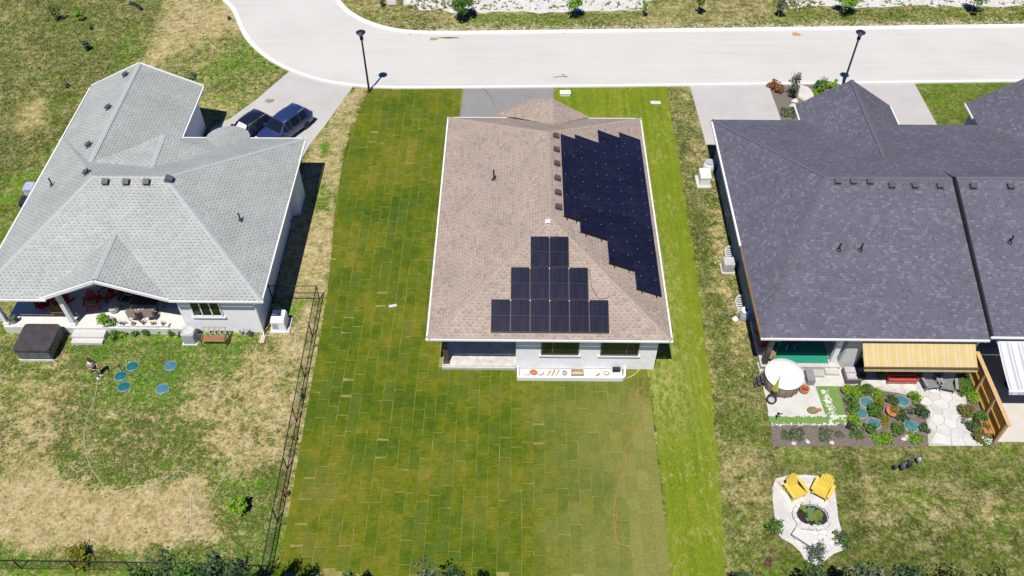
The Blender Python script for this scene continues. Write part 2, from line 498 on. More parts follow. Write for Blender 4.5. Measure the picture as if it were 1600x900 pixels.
# left: rear yard
zone([(-200,480),(512,480),(512,920),(-300,920)], .38,.52,.44, 0)
zone([(-200,600),(110,590),(130,700),(60,740),(-200,740)], .50,.5,.45, 1.5, 4)
zone([(300,590),(450,560),(470,620),(440,720),(330,720),(250,660)], .74,.5,.45, 2, 6)
zone([(-200,742),(70,742),(160,765),(240,770),(345,770),(340,845),(280,862),(150,852),(-200,850)], 1.06,.5,.30, 1.6, 4)
zone([(120,520),(400,525),(360,570),(310,580),(240,640),(170,640),(110,590),(100,545)], .08,.85,.36, 1.6, 5)
zone([(140,650),(320,640),(330,720),(150,755)], .24,.40,.45, 1.8, 5)
zone([(-200,862),(160,862),(290,872),(340,862),(362,740),(440,740),(440,920),(-300,920)], .16,.62,.42, 1.2, 3)
zone([(430,485),(505,470),(480,600),(440,600),(420,530)], .66,.6,.40, .8, 4)
zone([(448,455),(470,455),(470,500),(450,500)], .1,.9,.3, .6, 2)
# left: beside and before the house
zone([(-100,180),(200,60),(215,95),(0,400),(-300,480)], .10,.62,.30, 0, 2)
zone([(-100,-200),(250,-200),(262,0),(228,90),(150,140),(60,260),(-100,300)], .20,.28,.30, 0, 2)
zone([(185,60),(228,20),(225,90),(190,120)], .16,.62,.3, 1, 5)
zone([(20,165),(60,150),(70,200),(20,215)], .62,.4,.3, 1.5, 4)
zone([(270,-40),(350,-40),(365,0),(382,45),(450,108),(380,170),(330,205),(230,130),(222,97)], .44,.60,.36, .3, 1)
zone([(272,-20),(360,5),(372,40),(335,58),(300,62),(260,95),(228,120),(225,92),(250,50)], .82,.5,.38, 1.0, 3)
zone([(340,75),(380,50),(430,95),(410,115),(390,130),(350,150),(330,120)], .14,.78,.38, 1.2, 4)
zone([(575,133),(552,190),(535,240),(520,345),(512,462),(430,470),(455,330),(485,215),(520,160)], .80,.55,.34, .4, 1)
zone([(495,220),(512,220),(512,243),(492,243)], .1,.85,.3, .8, 2)
zone([(488,285),(520,290),(522,330),(482,335)], .2,.7,.4, .8, 3)
zone([(500,160),(530,165),(500,215),(490,200)], .42,.7,.45, .8, 3)
# right: swale and rear lawn
zone([(1036,130),(1082,130),(1104,228),(1182,530),(1206,700),(1200,920),(1100,920),(1085,400),(1050,200)], .38,.28,.38, .3, 2)
zone([(1042,132),(1052,132),(1075,260),(1092,330),(1125,480),(1150,640),(1136,660),(1090,420),(1064,260)], .14,.24,.28, .5, 5)
zone([(1110,300),(1122,300),(1140,420),(1165,520),(1150,520),(1118,400)], .60,.35,.5, .8, 3)
zone([(1126,640),(1800,640),(2000,920),(1126,920)], .12,.33,.20, .3, 2)
zone([(1126,690),(1185,690),(1190,790),(1126,790)], .56,.4,.35, .8, 5)
zone([(1330,735),(1620,730),(1620,850),(1500,860),(1330,850)], .27,.36,.34, 2.5, 8)
zone([(1200,696),(1640,696),(1640,712),(1200,712)], .22,.45,.3, .5, 3)
zone([(1130,800),(1200,790),(1210,900),(1130,910)], .30,.42,.35, 1.5, 5)
zone([(1426,124),(1700,121),(1700,210),(1470,206)], .06,.50,.16, .1, 1)
# north verge
zone([(500,-120),(1800,-120),(1800,45),(800,56),(640,60),(540,40),(520,0)], .44,.38,.34, .2, 1)
zone([(735,24),(1000,20),(1000,36),(735,40)], .22,.62,.34, 1, 3)
zone([(1230,14),(1640,12),(1640,30),(1230,32)], .24,.50,.32, .6, 3)
cov[...,0] += (vnoise(5, 11)-.5)*.16 + ((vnoise(1.7, 21)-.5)*.4+(vnoise(.85, 22)-.5)*.8+(vnoise(.42, 23)-.5)*.8)*cov[...,2]
cov[...,1] += (vnoise(2.6, 31)-.5)*.35+(vnoise(.9, 32)-.5)*.35
cov = np.clip(cov, 0, 1)
me = bpy.data.meshes.new('ground')
ny, nx = X.shape
Z = np.zeros_like(X)
me.from_pydata(np.stack([X.ravel(), Y.ravel(), Z.ravel()], 1).tolist(), [],
               [(j*nx+i, j*nx+i+1, (j+1)*nx+i+1, (j+1)*nx+i) for j in range(ny-1) for i in range(nx-1)])
at = me.attributes.new('cover', 'FLOAT_COLOR', 'POINT')
at.data.foreach_set('color', np.concatenate([cov.reshape(-1,3), np.ones((nx*ny,1))], 1).ravel().astype(np.float32))
me.materials.append(attr_grass())
go = bpy.data.objects.new('ground', me); COL.objects.link(go); go['kind'] = 'structure'

# tufts of taller grass on the unmown parts
def cover_at(x, y):
    i = int(np.clip(np.searchsorted(gx, x), 1, nx-2)); j = int(np.clip(np.searchsorted(gy, y), 1, ny-2))
    return cov[j, i]
rt = random.Random(3)
TUFT = [leaf_mat('tuft_green', [(.07,.125,.014), (.10,.17,.02), (.13,.22,.025), (.17,.20,.05)]), leaf_mat('tuft_straw', [(.30,.23,.09), (.42,.33,.15), (.24,.22,.07)])]
tm = MB()
def tuft(x, y, s, dry):
    for _ in range(4):
        a = rt.uniform(0, 6.28); l = s*rt.uniform(.5, 1); w = s*.22
        dx, dy = math.cos(a), math.sin(a)
        ox, oy = x+rt.uniform(-.5,.5)*s, y+rt.uniform(-.5,.5)*s
        tm.face([(ox-dy*w, oy+dx*w, 0), (ox+dy*w, oy-dx*w, 0), (ox+dx*l*.8, oy+dy*l*.8, l*.55)], None, 1 if dry else 0)
def tufts(px, n, smin, smax, thr=.5):
    poly = W(px); xs = [p[0] for p in poly]; ys = [p[1] for p in poly]; k = 0; tr = 0
    while k < n and tr < n*8:
        tr += 1
        x = rt.uniform(min(xs), max(xs)); y = rt.uniform(min(ys), max(ys))
        if not inp(x, y, poly): continue
        d = cover_at(x, y)[0]
        if d > .42 and rt.random() > .06: continue
        tuft(x, y, rt.uniform(smin, smax), rt.random() < .12+d*.4); k += 1
tufts([(0,530),(405,535),(495,480),(430,890),(0,890)], 9000, .05, .17)
tufts([(0,215),(60,215),(-60,400),(-60,350)], 1200, .06, .2)
tufts([(0,0),(342,0),(366,42),(390,76),(438,106),(380,160),(315,140),(217,90),(150,130),(0,200)], 5000, .07, .24)
tufts([(1050,140),(1078,135),(1180,530),(1200,690),(1135,690),(1090,420)], 3500, .05, .17)
tufts([(1140,700),(1600,700),(1600,900),(1140,900)], 3500, .04, .11)
tufts([(560,25),(1600,12),(1600,40),(640,55)], 2500, .07, .25)
o = struct('grass_tufts', tm, TUFT, kind='stuff')

# ------------------------------------------------------------------ road, kerbs, drives
S_PX = [(1900,121),(1600,124),(1200,129),(870,133),(700,134.5),(620,135),(565,133),(510,125.5),(472,114),(448,104),(424,91),(401,72),(388,56),(381,42),(377,32),(370,15),(356,0),(335,-18),(300,-40)]
N_PX = [(1900,39.5),(1600,43),(1200,48.5),(800,53),(690,54.5),(640,53),(605,48),(572,38),(545,24),(530,10),(523,0),(520,-15),(530,-60)]
def smoothline(pts, it=2):
    for _ in range(it):
        q = [pts[0]]
        for a, b in zip(pts, pts[1:]):
            q += [(a[0]*.75+b[0]*.25, a[1]*.75+b[1]*.25), (a[0]*.25+b[0]*.75, a[1]*.25+b[1]*.75)]
        pts = q+[pts[-1]]
    return pts
SL = smoothline(W(S_PX)); NL = smoothline(W(N_PX))
def offset(line, d):
    out = []
    for i, p in enumerate(line):
        a = line[max(i-1,0)]; b = line[min(i+1,len(line)-1)]
        tx, ty = b[0]-a[0], b[1]-a[1]; l = math.hypot(tx, ty) or 1
        out.append((p[0]-ty/l*d, p[1]+tx/l*d))
    return out
mb = MB(); mb.face([(x, y, .006) for x, y in SL] + [(x, y, .006) for x, y in reversed(NL)])
# the road surface
rm, nt, b = new_mat('road_concrete')
n1 = pos_noise(nt, .18, 5, .6); n2 = pos_noise(nt, .9, 5, .65, stretch=(.12, 1.9, 1)); n3 = pos_noise(nt, 18, 3, .6)
c = ramp(nt, math_(nt, 'ADD', math_(nt, 'MULTIPLY', n1, .5), math_(nt, 'MULTIPLY', n2, .5)), [(.3, (.485,.467,.435)), (.5, (.54,.523,.49)), (.7, (.575,.558,.524))])
c = mixc(nt, 1.0, c, ramp(nt, n3, [(.3, (.95,.95,.95)), (.7, (1.03,1.03,1.03))]), 'MULTIPLY')
nt.links.new(c, b.inputs['Base Color']); b.inputs['Roughness'].default_value = .9
bump(nt, b, n3, .1, .01)
struct('road', mb, rm)
def kerb(line, side):
    segs = offset(line, .42*side)
    m = MB()
    for i in range(len(line)-1):
        a, b2, c2, d2 = line[i], line[i+1], segs[i+1], segs[i]
        m.raw([(a[0],a[1],.0),(b2[0],b2[1],.0),(c2[0],c2[1],.0),(d2[0],d2[1],.0),(a[0],a[1],.05),(b2[0],b2[1],.05),(c2[0],c2[1],.11),(d2[0],d2[1],.11)],
              [(4,5,6,7),(0,1,5,4),(2,3,7,6)])
    # drop the wall faces' shared ends: one continuous moulded kerb
    return struct('kerb', m, KERBM)
kerb(offset(SL, .0), -1 if SL[0][0] > SL[-1][0] and False else 1)
kerb(offset(NL, .0), -1)
def sheet(name, px, z, mat, world_pts=None, thick=0):
    pts = world_pts or W(px)
    m = MB()
    if thick: m.prism(pts, 0, z)
    else: m.face([(x, y, z) for x, y in pts])
    return struct(name, m, mat)
sheet('driveway', [(455,109),(480,118),(515,128),(552,135),(530,165),(505,200),(485,225),(440,300),(300,300),(330,200),(360,185),(400,156)], .014, DRIVEM)
sheet('driveway', [(725,137),(865,136),(866,200),(850,260),(700,260),(718,190)], .014, DRIVEG)
sheet('driveway', [(1078,134),(1200,132),(1222,190),(1228,226),(1103,226)], .014, DRIVEM)
sheet('driveway', [(1312,132),(1428,129),(1475,215),(1475,280),(1330,280)], .014, DRIVEM)
# construction joints cut across the left drive and the right drives
LIME = M('limestone_gravel', (.58,.565,.54), .95, var=.22, scale=2.2, bmp=.6, bscale=14)
def edge(pts, amp, seed, step=.4):
    r = random.Random(seed); q = []
    for a, b in zip(pts, pts[1:]+pts[:1]):
        L = math.hypot(b[0]-a[0], b[1]-a[1]); n = max(1, int(L/step)); nx_, ny_ = -(b[1]-a[1])/L, (b[0]-a[0])/L
        for i in range(n):
            d = r.uniform(-amp, amp) if i else 0
            q.append((a[0]+(b[0]-a[0])*i/n+nx_*d, a[1]+(b[1]-a[1])*i/n+ny_*d))
    return q
def wob(pts, amp, seed, k=3):
    r = random.Random(seed); q = []
    for a, b in zip(pts, pts[1:]+pts[:1]):
        for i in range(k):
            t = i/k
            q.append((a[0]+(b[0]-a[0])*t+r.uniform(-amp,amp), a[1]+(b[1]-a[1])*t+r.uniform(-amp,amp)))
    return q
gl = wob(W([(628,-70),(630,6),(660,14),(720,19),(800,20),(900,19.5),(985,17),(1010,12),(1016,0),(1020,-70)]), .25, 2, 5)
sheet('gravel_yard', None, .006, LIME, gl)
gr = wob(W([(1222,-70),(1224,4),(1236,11),(1330,11),(1420,10),(1500,10),(1700,9),(1720,-70)]), .25, 3, 6)
sheet('gravel_yard', None, .006, LIME, gr)
# loose stones in the verge and on the gravel
rg = random.Random(8); gm = MB()
def stone(m, x, y, s, z=0):
    n = 5; a0 = rg.uniform(0, 6)
    ring = [(x+math.cos(a0+k*1.2566)*s*rg.uniform(.7,1.2), y+math.sin(a0+k*1.2566)*s*rg.uniform(.7,1.2)) for k in range(n)]
    top = (x+rg.uniform(-.2,.2)*s, y+rg.uniform(-.2,.2)*s, z+s*rg.uniform(.5,.9))
    m.raw([(p[0],p[1],z) for p in ring]+[top], [(k,(k+1)%n,n) for k in range(n)])
for _ in range(2600):
    u = rg.uniform(600, 1620); v = 53-(u-800)*.0125 - abs(rg.gauss(0, 5.5)) - 1.5
    x, y = G(u, v)
    if u > 655: stone(gm, x, y, rg.uniform(.04,.11))
for _ in range(1500):
    u = rg.choice((rg.uniform(630,1012), rg.uniform(1226,1620))); v = rg.uniform(-8, 17)
    x, y = G(u, v)
    if inp(x, y, gl) or inp(x, y, gr): stone(gm, x, y, rg.uniform(.04,.12))
struct('loose_stones', gm, M('pale_stones', (.46,.42,.34), .9, var=.4, scale=4), kind='stuff')
# weeds coming up through the gravel
wm = MB()
for _ in range(420):
    u = rg.choice((rg.gauss(690,40), rg.uniform(640,1010), rg.gauss(1245,25), rg.uniform(1230,1610))); v = rg.uniform(-6, 16)
    x, y = G(u, v)
    for k in range(5):
        a = rg.uniform(0,6.28); s = rg.uniform(.08,.25)
        wm.face([(x,y,.01),(x+math.cos(a)*s,y+math.sin(a)*s,.03),(x+math.cos(a+.7)*s,y+math.sin(a+.7)*s,.12)])
struct('gravel_weeds', wm, L_OLIVE, kind='stuff')

# ------------------------------------------------------------------ lawns
green_px = [(862,136),(1040,134),(1052,200),(1085,400),(1110,600),(1122,720),(1130,850),(1133,920),(1046,920),(1040,800),(1027,690),(1018,600),(1005,560),(1000,300),(900,300)]
gp = edge(W(green_px), .10, 5, .25)
sheet('mown_lawn', None, .012, turf_mat('bright_turf', [(.32, (.080,.135,.008)), (.46, (.135,.190,.010)), (.56, (.175,.215,.014)), (.68, (.23,.235,.04))]), gp)
sod_px = [(577,139),(556,190),(538,235),(530,290),(522,340),(518,395),(511,462),(438,875),(432,912)]
sodp = W(sod_px) + [(7.5, 17.6), (7.5, 31.3), (-4.5, 31.3), (-4.6, 51), G(718,190), G(724,137)]
sm = MB(); sm.face([(x, y, .008) for x, y in sodp])
sod = struct('sod_lawn', sm, M('straw_soil', (.235,.21,.058), .95, var=.45, scale=2, bmp=.4))
rp = random.Random(21)
SODM = sod_mat(); slabs = []
LEN, WID = 1.32, .62
x = -14.6; ci = 0; CG = {}
while x < 7.45:
    xc = x+WID/2; CG[ci] = rp.choice((.008, .010, .013, .016, .02))
    y = 17.4 + rp.uniform(0, LEN)
    hi = 60.0
    while y < hi:
        L = LEN*rp.uniform(.94, 1.05)
        a, b2 = y, y+L
        # trim to the lawn's outline
        ok = lambda yy: inp(xc, yy, sodp) or inp(xc+.3, yy, sodp) and xc < -8
        while a < b2 and not ok(a+.02): a += .12
        e = a
        while e < b2 and ok(e+.02): e += .12
        e = min(e, b2)
        gap = rp.uniform(.0,.03)
        if rp.random() < .025: gap = rp.uniform(.15,.38)
        if e-a > .12: slabs.append((xc, a+.5*gap, e-.5*gap, ci))
        y += L
    x += WID; ci += 1
slabs.sort(key=lambda s: s[1]+abs(s[0])*.05)
LEFT = sodp[:8]
def slab(m, xc, a, e, cg):
    w = WID/2-cg*.75-rp.uniform(-.002,.003); z = .016+rp.uniform(0,.012)
    j = lambda s: rp.uniform(-s, s)
    xs = xc+j(.006)
    lo = [(xs-w+j(.008), a+j(.025)), (xs+j(.1), a+j(.015)), (xs+w+j(.008), a+j(.025)), (xs+w+j(.007), a+(e-a)*.3), (xs+w+j(.007), a+(e-a)*.55), (xs+w+j(.007), a+(e-a)*.8), (xs+w+j(.008), e+j(.025)), (xs-w+j(.008), e+j(.025)), (xs-w+j(.007), a+(e-a)*.8), (xs-w+j(.007), a+(e-a)*.55), (xs-w+j(.007), a+(e-a)*.3)]
    cx_, cy_ = xs, (a+e)/2
    for (p0, p1) in zip(LEFT, LEFT[1:]):
        if min(p0[1],p1[1])-.4 < cy_ < max(p0[1],p1[1])+.4:
            nx_, ny_ = (p1[1]-p0[1]), -(p1[0]-p0[0])
            if nx_ < 0: nx_, ny_ = -nx_, -ny_
            out = []
            for i in range(len(lo)):
                A_, B_ = lo[i], lo[(i+1)%len(lo)]; dA = (A_[0]-p0[0])*nx_+(A_[1]-p0[1])*ny_; dB = (B_[0]-p0[0])*nx_+(B_[1]-p0[1])*ny_
                if dA >= 0: out.append(A_)
                if dA*dB < 0: t_ = dA/(dA-dB); out.append((A_[0]+(B_[0]-A_[0])*t_, A_[1]+(B_[1]-A_[1])*t_))
            lo = out
            if len(lo) < 3: return
    m.prism(lo, .008, z, 0, .03)
far = MB()
for i, (xc, a, e, ci) in enumerate(slabs):
    if i < 300:
        m = MB(); slab(m, xc, a, e, CG[ci])
        if not m.v: continue
        o = bpy.data.objects.new('sod_slab', mesh('sod_slab', m, SODM)); COL.objects.link(o); o.parent = sod
    else: slab(far, xc, a, e, CG[ci])
o = part('sod_slabs', far, SODM, sod); o['kind'] = 'stuff'

# ------------------------------------------------------------------ houses
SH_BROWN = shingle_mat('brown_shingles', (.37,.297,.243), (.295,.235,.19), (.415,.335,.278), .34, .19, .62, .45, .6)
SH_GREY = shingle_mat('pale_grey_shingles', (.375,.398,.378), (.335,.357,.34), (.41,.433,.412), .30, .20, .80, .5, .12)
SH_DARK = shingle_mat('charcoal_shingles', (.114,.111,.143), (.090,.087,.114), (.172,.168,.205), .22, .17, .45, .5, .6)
CAP_BROWN = M('brown_ridge', (.355,.285,.232), .9, var=.25, scale=8)
CAP_GREY = M('grey_ridge', (.385,.41,.402), .9, var=.12, scale=8)
CAP_DARK = M('charcoal_ridge', (.112,.110,.137), .9, var=.2, scale=8)
SOFF = M('soffit', (.62,.62,.62), .6, var=.05)
WIN_D = M('dark_window_frame', (.085,.08,.078), .5, var=.1)

def caps(m, a, b, w=.30, l=.28, drop=.34):
    """folded cap shingles along a hip or ridge, each lapping the next"""
    a, b = Vector(a), Vector(b); n = max(1, int((b-a).length/l)); d = (b-a)/n
    s = Vector((d.y, -d.x, 0)).normalized()*w/2; dz = Vector((0,0,-w/2*drop))
    for i in range(n):
        p = a+d*i; q = p+d*1.05; u0, u1 = Vector((0,0,.02)), Vector((0,0,.034))
        if d.z > 0: u0, u1 = u1, u0
        P = [p+u0-s+dz, p+u0, p+u0+s+dz, q+u1-s+dz, q+u1, q+u1+s+dz]
        P += [v-Vector((0,0,.03)) for v in (P[0],P[2],P[3],P[5])]
        m.raw(P, [(0,1,4,3),(1,2,5,4),(6,0,3,8),(2,7,9,5),(6,7,2,1,0),(8,3,4,5,9)])
def window(parent, x0, x1, y, z0, z1, splits, fm, sill=True, depth=.08):
    """south-facing window: frame > panes, sill"""
    m = MB(); t = .07
    m.box(x0, x1, y-depth, y+.05, z0, z0+t); m.box(x0, x1, y-depth, y+.05, z1-t, z1)
    xs = [x0]+[x0+(x1-x0)*s for s in splits]+[x1]
    for i, s in enumerate(xs):
        a = s if i == 0 else (s-t if i == len(xs)-1 else s-t/2)
        m.box(a, a+t, y-depth-.003, y+.047, z0+t, z1-t)
    o = part('window', m, fm, parent)
    for a, b in zip(xs, xs[1:]):
        p = MB(); p.box(a+t*.6, b-t*.6, y-.03, y-.012, z0+t*.9, z1-t*.9); part('pane', p, PANE, o)
    if sill:
        p = MB(); p.box(x0-.12, x1+.12, y-.11, y+.02, z0-.13, z0-.02); part('sill', p, WHITE, o)
    return o
def roof_vent(parent, x, y, plane, mat, s=.34, hh=.16, name='roof_vent'):
    """low hooded vent lying on a roof plane z = plane(x, y)"""
    z = plane(x, y); e = .05
    nx_, ny_ = -(plane(x+e,y)-z)/e, -(plane(x,y+e)-z)/e
    n = Vector((nx_, ny_, 1)).normalized()
    up = Vector((-nx_, -ny_, 0)); up = (up - n*up.dot(n)); up.normalize()
    sd = up.cross(n)
    c = Vector((x, y, z))
    m = MB()
    m.obox(c+n*.02, sd*s*.62, up*s*.62, n*.02)
    m.obox(c+n*(hh*.5+.03), sd*s*.38, up*s*.38, n*hh*.5)
    m.obox(c+n*(hh+.05), sd*s*.52, up*s*.52, n*.028)
    return part(name, m, mat, parent)
def vent_pipe(parent, x, y, z, h=.55, r=.05):
    m = MB(); m.lathe((x, y, z-.05), [(.16, 0), (.15, .08), (.07, .14)], 10); m.lathe((x, y, z), [(r, 0), (r, h), (r*.9, h)], 8)
    return part('vent_pipe', m, BLACKP, parent)
def gutter(parent, runs, mat=WHITE, w=.09, h=.12, name='gutter'):
    for a, b in runs:
        m = MB(); m.bar(a, b, w, h); part(name, m, mat, parent)
def soffit(parent, poly, z):
    m = MB(); m.prism([(p[0], p[1]) for p in poly], z-.03, z); return part('soffit', m, SOFF, parent)

# ---- the brown-roofed bungalow with solar panels
H1 = thing('bungalow', 'brown-shingled bungalow with dark solar panels, in the middle of the new sod lawn', 'house', (1.8, 41, 0), 'detached and paired bungalows')
A, B = (1.9, 37.55, 6.35), (1.9, 45.6, 6.37)
sw, nw, ne, se = (-5.07,30.7,3.5), (-5.07,50.9,3.5), (8.62,50.9,3.5), (8.62,30.7,3.5)
m = MB()
for f in ([sw, nw, B, A], [se, ne, B, A], [sw, se, A], [nw, ne, B]): m.slope(f)
def g3(u, v, z): return (*G(u, v, z), z)
a1, b1, c1, d1 = g3(776,178,3.46), g3(829,154.4,4.05), g3(862,153.4,4.7), g3(922,183,3.5)
rb = (c1[0], 48.55, 4.72)
m.slope([a1, b1, c1]); m.slope([a1, c1, rb]); m.slope([c1, d1, rb])
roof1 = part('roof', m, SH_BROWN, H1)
m = MB()
for p, q in ((A,B),(A,sw),(A,se),(B,nw),(B,ne),(c1,rb)): caps(m, p, q)
o = part('ridge_caps', m, CAP_BROWN, roof1); o['kind'] = 'stuff'
gutter(H1, [((sw[0]-.05,sw[1],3.42),(nw[0]-.05,nw[1],3.42)), ((se[0]+.05,se[1],3.42),(ne[0]+.05,ne[1],3.42)), ((sw[0]-.11,sw[1]-.05,3.418),(se[0]+.11,se[1]-.05,3.418)), ((nw[0]-.1,nw[1]+.05,3.416),(ne[0]+.1,ne[1]+.05,3.416))])
soffit(H1, [(-5.0,30.75),(8.55,30.75),(8.55,50.85),(-5.0,50.85)], 3.40)
wallp = [(-.1,31.25),(8.08,31.25),(8.08,50.4),(-4.45,50.4),(-4.45,34.3),(-.1,34.3)]
m = MB(); m.prism(wallp, 0, 3.37); part('wall', m, SIDING, H1)
m = MB(); m.prism([(a1[0]+.3,50.3),(d1[0]-.3,50.3),(d1[0]-.3,50.7),(a1[0]+.3,50.9)], 0, 3.4); part('garage_wall', m, SIDING, H1)
m = MB(); m.box(-4.46,-.1,31.2,34.3,0,.3); part('porch_floor', m, M('porch_concrete', (.56,.53,.49), .85, var=.28, scale=2.2), H1)
m = MB(); m.box(-4.5,-.1,31.12,31.2,.0,.22); part('porch_step_face', m, CONC, H1)
m = MB(); m.box(-4.37,-4.09,31.36,31.64,.3,3.37); m.box(-4.42,-4.04,31.31,31.69,.3,.42); part('porch_post', m, M('dark_brown_post', (.09,.068,.055), .6), H1)
m = MB(); m.box(-3.6,-1.2,34.2,34.32,.3,2.5); o = part('patio_door', m, WIN_D, H1)
for i in range(2):
    p = MB(); p.box(-3.5+i*1.2,-2.45+i*1.2,34.17,34.21,.4,2.4); part('pane', p, PANE, o)
window(H1, 1.36, 3.54, 31.25, 1.42, 2.95, [.30], WIN_D)
window(H1, 4.80, 7.0, 31.25, 1.42, 2.95, [.68], WIN_D)
east = lambda x, y: 6.35-(x-1.9)*2.85/6.72
west = lambda x, y: 6.35+(x-1.9)*2.85/6.97
south = lambda x, y: 3.5+(y-30.7)*2.85/6.85
VENTB = M('brown_vent', (.10,.075,.07), .6, var=.15)
for y in (45.45, 44.05, 42.67, 41.27, 39.95, 38.65): roof_vent(H1, 2.36, y, east, VENTB, .34, .10)
roof_vent(H1, 1.72, 37.3, south, M('grey_vent_lid', (.55,.55,.55), .4), .27, .10, 'exhaust_cap')
vent_pipe(H1, -1.6, 42.6, west(-1.6, 42.6), .75, .055)
m = MB(); m.lathe((-4.6,36.9,1.35), [(.0,0),(.18,.0),(.18,.34),(0,.36)], 10, axis=Matrix.Rotation(math.radians(90),3,'Y')); m.box(-4.75,-4.45,36.6,37.2,.8,1.5); part('utility_meter', m, LGREY, H1)
m = MB(); m.box(-5.02,-4.46,37.5,38.3,.5,1.5); part('meter_box', m, BLACKP, H1)

# the white ledge under the windows, and what lies on it
LED = thing('window_well', 'long low white window well ledge against the rear wall of the brown-roofed bungalow', 'window well', (3.2, 30.8, 0))
m = MB()
m.prism([(-.02,30.35),(6.15,30.35),(6.35,30.5),(6.42,31.2),(6.3,31.2),(6.22,30.55),(6.1,30.47),(.1,30.47),(.1,31.2),(-.02,31.2)], 0, .34); part('rim', m, WHITE, LED)
m = MB(); m.box(.1,6.2,30.48,31.2,0,.06); part('floor', m, M('pale_liner', (.66,.65,.64), .8, var=.12, scale=5), LED)
rr = random.Random(12)
def item(name, mb, mat, label, cat, group='odds and ends lying in the window well'): return solo(name, mb, mat, label, cat, group)
m = MB(); m.lathe((.95,30.86,.06), [(.0,.0),(.15,0),(.21,.13),(.20,.14),(.13,.02)], 12); item('bowl', m, TERRA, 'round terracotta bowl in the white window well', 'bowl')
m = MB(); m.box(.35,.68,30.62,31.0,.06,.3); item('white_box', m, WHITE, 'white plastic box beside the terracotta bowl', 'box')
m = MB(); m.lathe((1.35,30.8,.06), [(.16,0),(.19,.28),(.17,.28),(.15,.04)], 12); item('bucket', m, WHITE, 'white bucket right of the terracotta bowl', 'bucket')
for i in range(3):
    m = MB(); x = 1.75+i*.24; m.bar((x,30.62,.10),(x+.22,31.0,.24+.05*i),.06,.04)
    item('wood_offcut', m, (WOOD, M('green_stake',(.2,.28,.1)), WOODL)[i], ('brown wood offcut leaning at the left of the stakes in the window well','green stake between two wood offcuts in the window well','pale wood offcut at the right of the green stake in the window well')[i], 'wood offcut')
m = MB(); m.box(1.85,2.55,30.56,30.62,.06,.12); item('brown_plank', m, BROWN, 'short brown plank lying along the front of the window well', 'plank')
m = MB(); m.lathe((2.78,30.82,.06), [(.13,0),(.15,.2),(.13,.2),(.12,.03)], 12); item('bucket', m, GREYP, 'small grey pail in the middle of the window well', 'bucket')
m = MB()
m.box(3.2,3.85,30.62,30.66,.06,.34); m.box(3.2,3.85,30.98,31.02,.06,.34); m.box(3.16,3.2,30.62,31.02,.06,.34); m.box(3.85,3.89,30.62,31.02,.06,.34); m.box(3.2,3.85,30.66,30.98,.06,.09)
item('crate', m, M('cardboard', (.50,.40,.28), .8), 'open cardboard crate in the middle of the window well', 'crate')
m = MB(); m.lathe((4.45,30.78,.06), [(.2,0),(.22,.16),(.2,.16),(.18,.03)], 12); item('tub', m, WHITE, 'round white tub right of the cardboard crate', 'tub')
m = MB(); m.bar((4.6,30.6,.1),(4.85,30.8,.2),.07,.05); item('brown_block', m, BROWN, 'brown wood block leaning beside the round white tub', 'wood block')
m = MB()
for k in range(7):
    a = k*.9; m.tube([(5.25+.16*math.cos(a),30.86+.16*math.sin(a),.09+.02*k),(5.25+.16*math.cos(a+.9),30.86+.16*math.sin(a+.9),.11+.02*k)],.025,5)
item('rope_coil', m, M('tan_rope', (.45,.32,.12), .9), 'coil of tan rope near the right end of the window well', 'rope')
m = MB(); m.box(5.62,6.08,30.98,31.14,.06,.4); item('black_box', m, BLACKP, 'black box at the right end of the window well', 'box')
m = MB(); m.box(5.5,6.0,30.6,30.86,.06,.16); item('grey_slab', m, LGREY, 'flat grey slab before the black box in the window well', 'slab')

# ---- solar panels: two arrays, each panel a part with its own glass
PFR = M('panel_frame', (.012,.012,.014), .45, var=.1)
RAIL = M('panel_clamp', (.55,.55,.56), .4, metal=.7, var=.05)
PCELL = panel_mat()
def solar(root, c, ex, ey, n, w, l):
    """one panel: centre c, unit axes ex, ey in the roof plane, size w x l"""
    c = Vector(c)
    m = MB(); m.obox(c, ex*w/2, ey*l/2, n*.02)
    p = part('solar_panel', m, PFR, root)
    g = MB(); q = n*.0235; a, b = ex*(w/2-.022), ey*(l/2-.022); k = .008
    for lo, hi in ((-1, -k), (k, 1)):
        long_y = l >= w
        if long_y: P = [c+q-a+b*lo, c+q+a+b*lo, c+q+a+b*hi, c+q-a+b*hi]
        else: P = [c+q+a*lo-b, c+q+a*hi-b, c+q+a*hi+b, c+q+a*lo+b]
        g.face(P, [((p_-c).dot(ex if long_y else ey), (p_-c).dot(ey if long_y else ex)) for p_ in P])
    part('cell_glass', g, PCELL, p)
    return p
SA = thing('solar_array', 'stepped pyramid of twelve black solar panels on the rear roof slope', 'solar array', (1.8, 33.7, 4.8), 'solar arrays on the brown roof')
ey = Vector((0, 6.85, 2.85)).normalized(); ex = Vector((1,0,0)); n = ex.cross(ey)
def onS(x, y): return Vector((x, y, south(x, y)))+n*.11
sl = 1/ey.y
rows = [(31.05,32.83,-1.53,6),(32.85,34.64,-.43,4),(34.67,36.42,.70,2)]
cl = MB(); sm_ = MB()
for y0, y1, x0, k in rows:
    pw = 1.112
    for i in range(k):
        c = onS(x0+pw*(i+.5), (y0+y1)/2); solar(SA, c, ex, ey, n, pw-.016, (y1-y0)*sl-.012)
        if i: cl.obox(onS(x0+pw*i, y1-.06)+n*.03, ex*.02, ey*.03, n*.006)
    for i in range(1, k): sm_.obox(onS(x0+pw*i, (y0+y1)/2)+n*.012, ex*.006, ey*(y1-y0)*sl/2, n*.010)
o = part('clamps', cl, RAIL, SA); o['kind'] = 'stuff'
o = part('seams', sm_, M('seam_metal', (.07,.07,.078), .5), SA); o['kind'] = 'stuff'
sk = MB(); sk.obox(onS(1.8,31.03)-n*.06, ex*3.32, ey*.01, n*.05); part('lower_skirt', sk, PFR, SA)
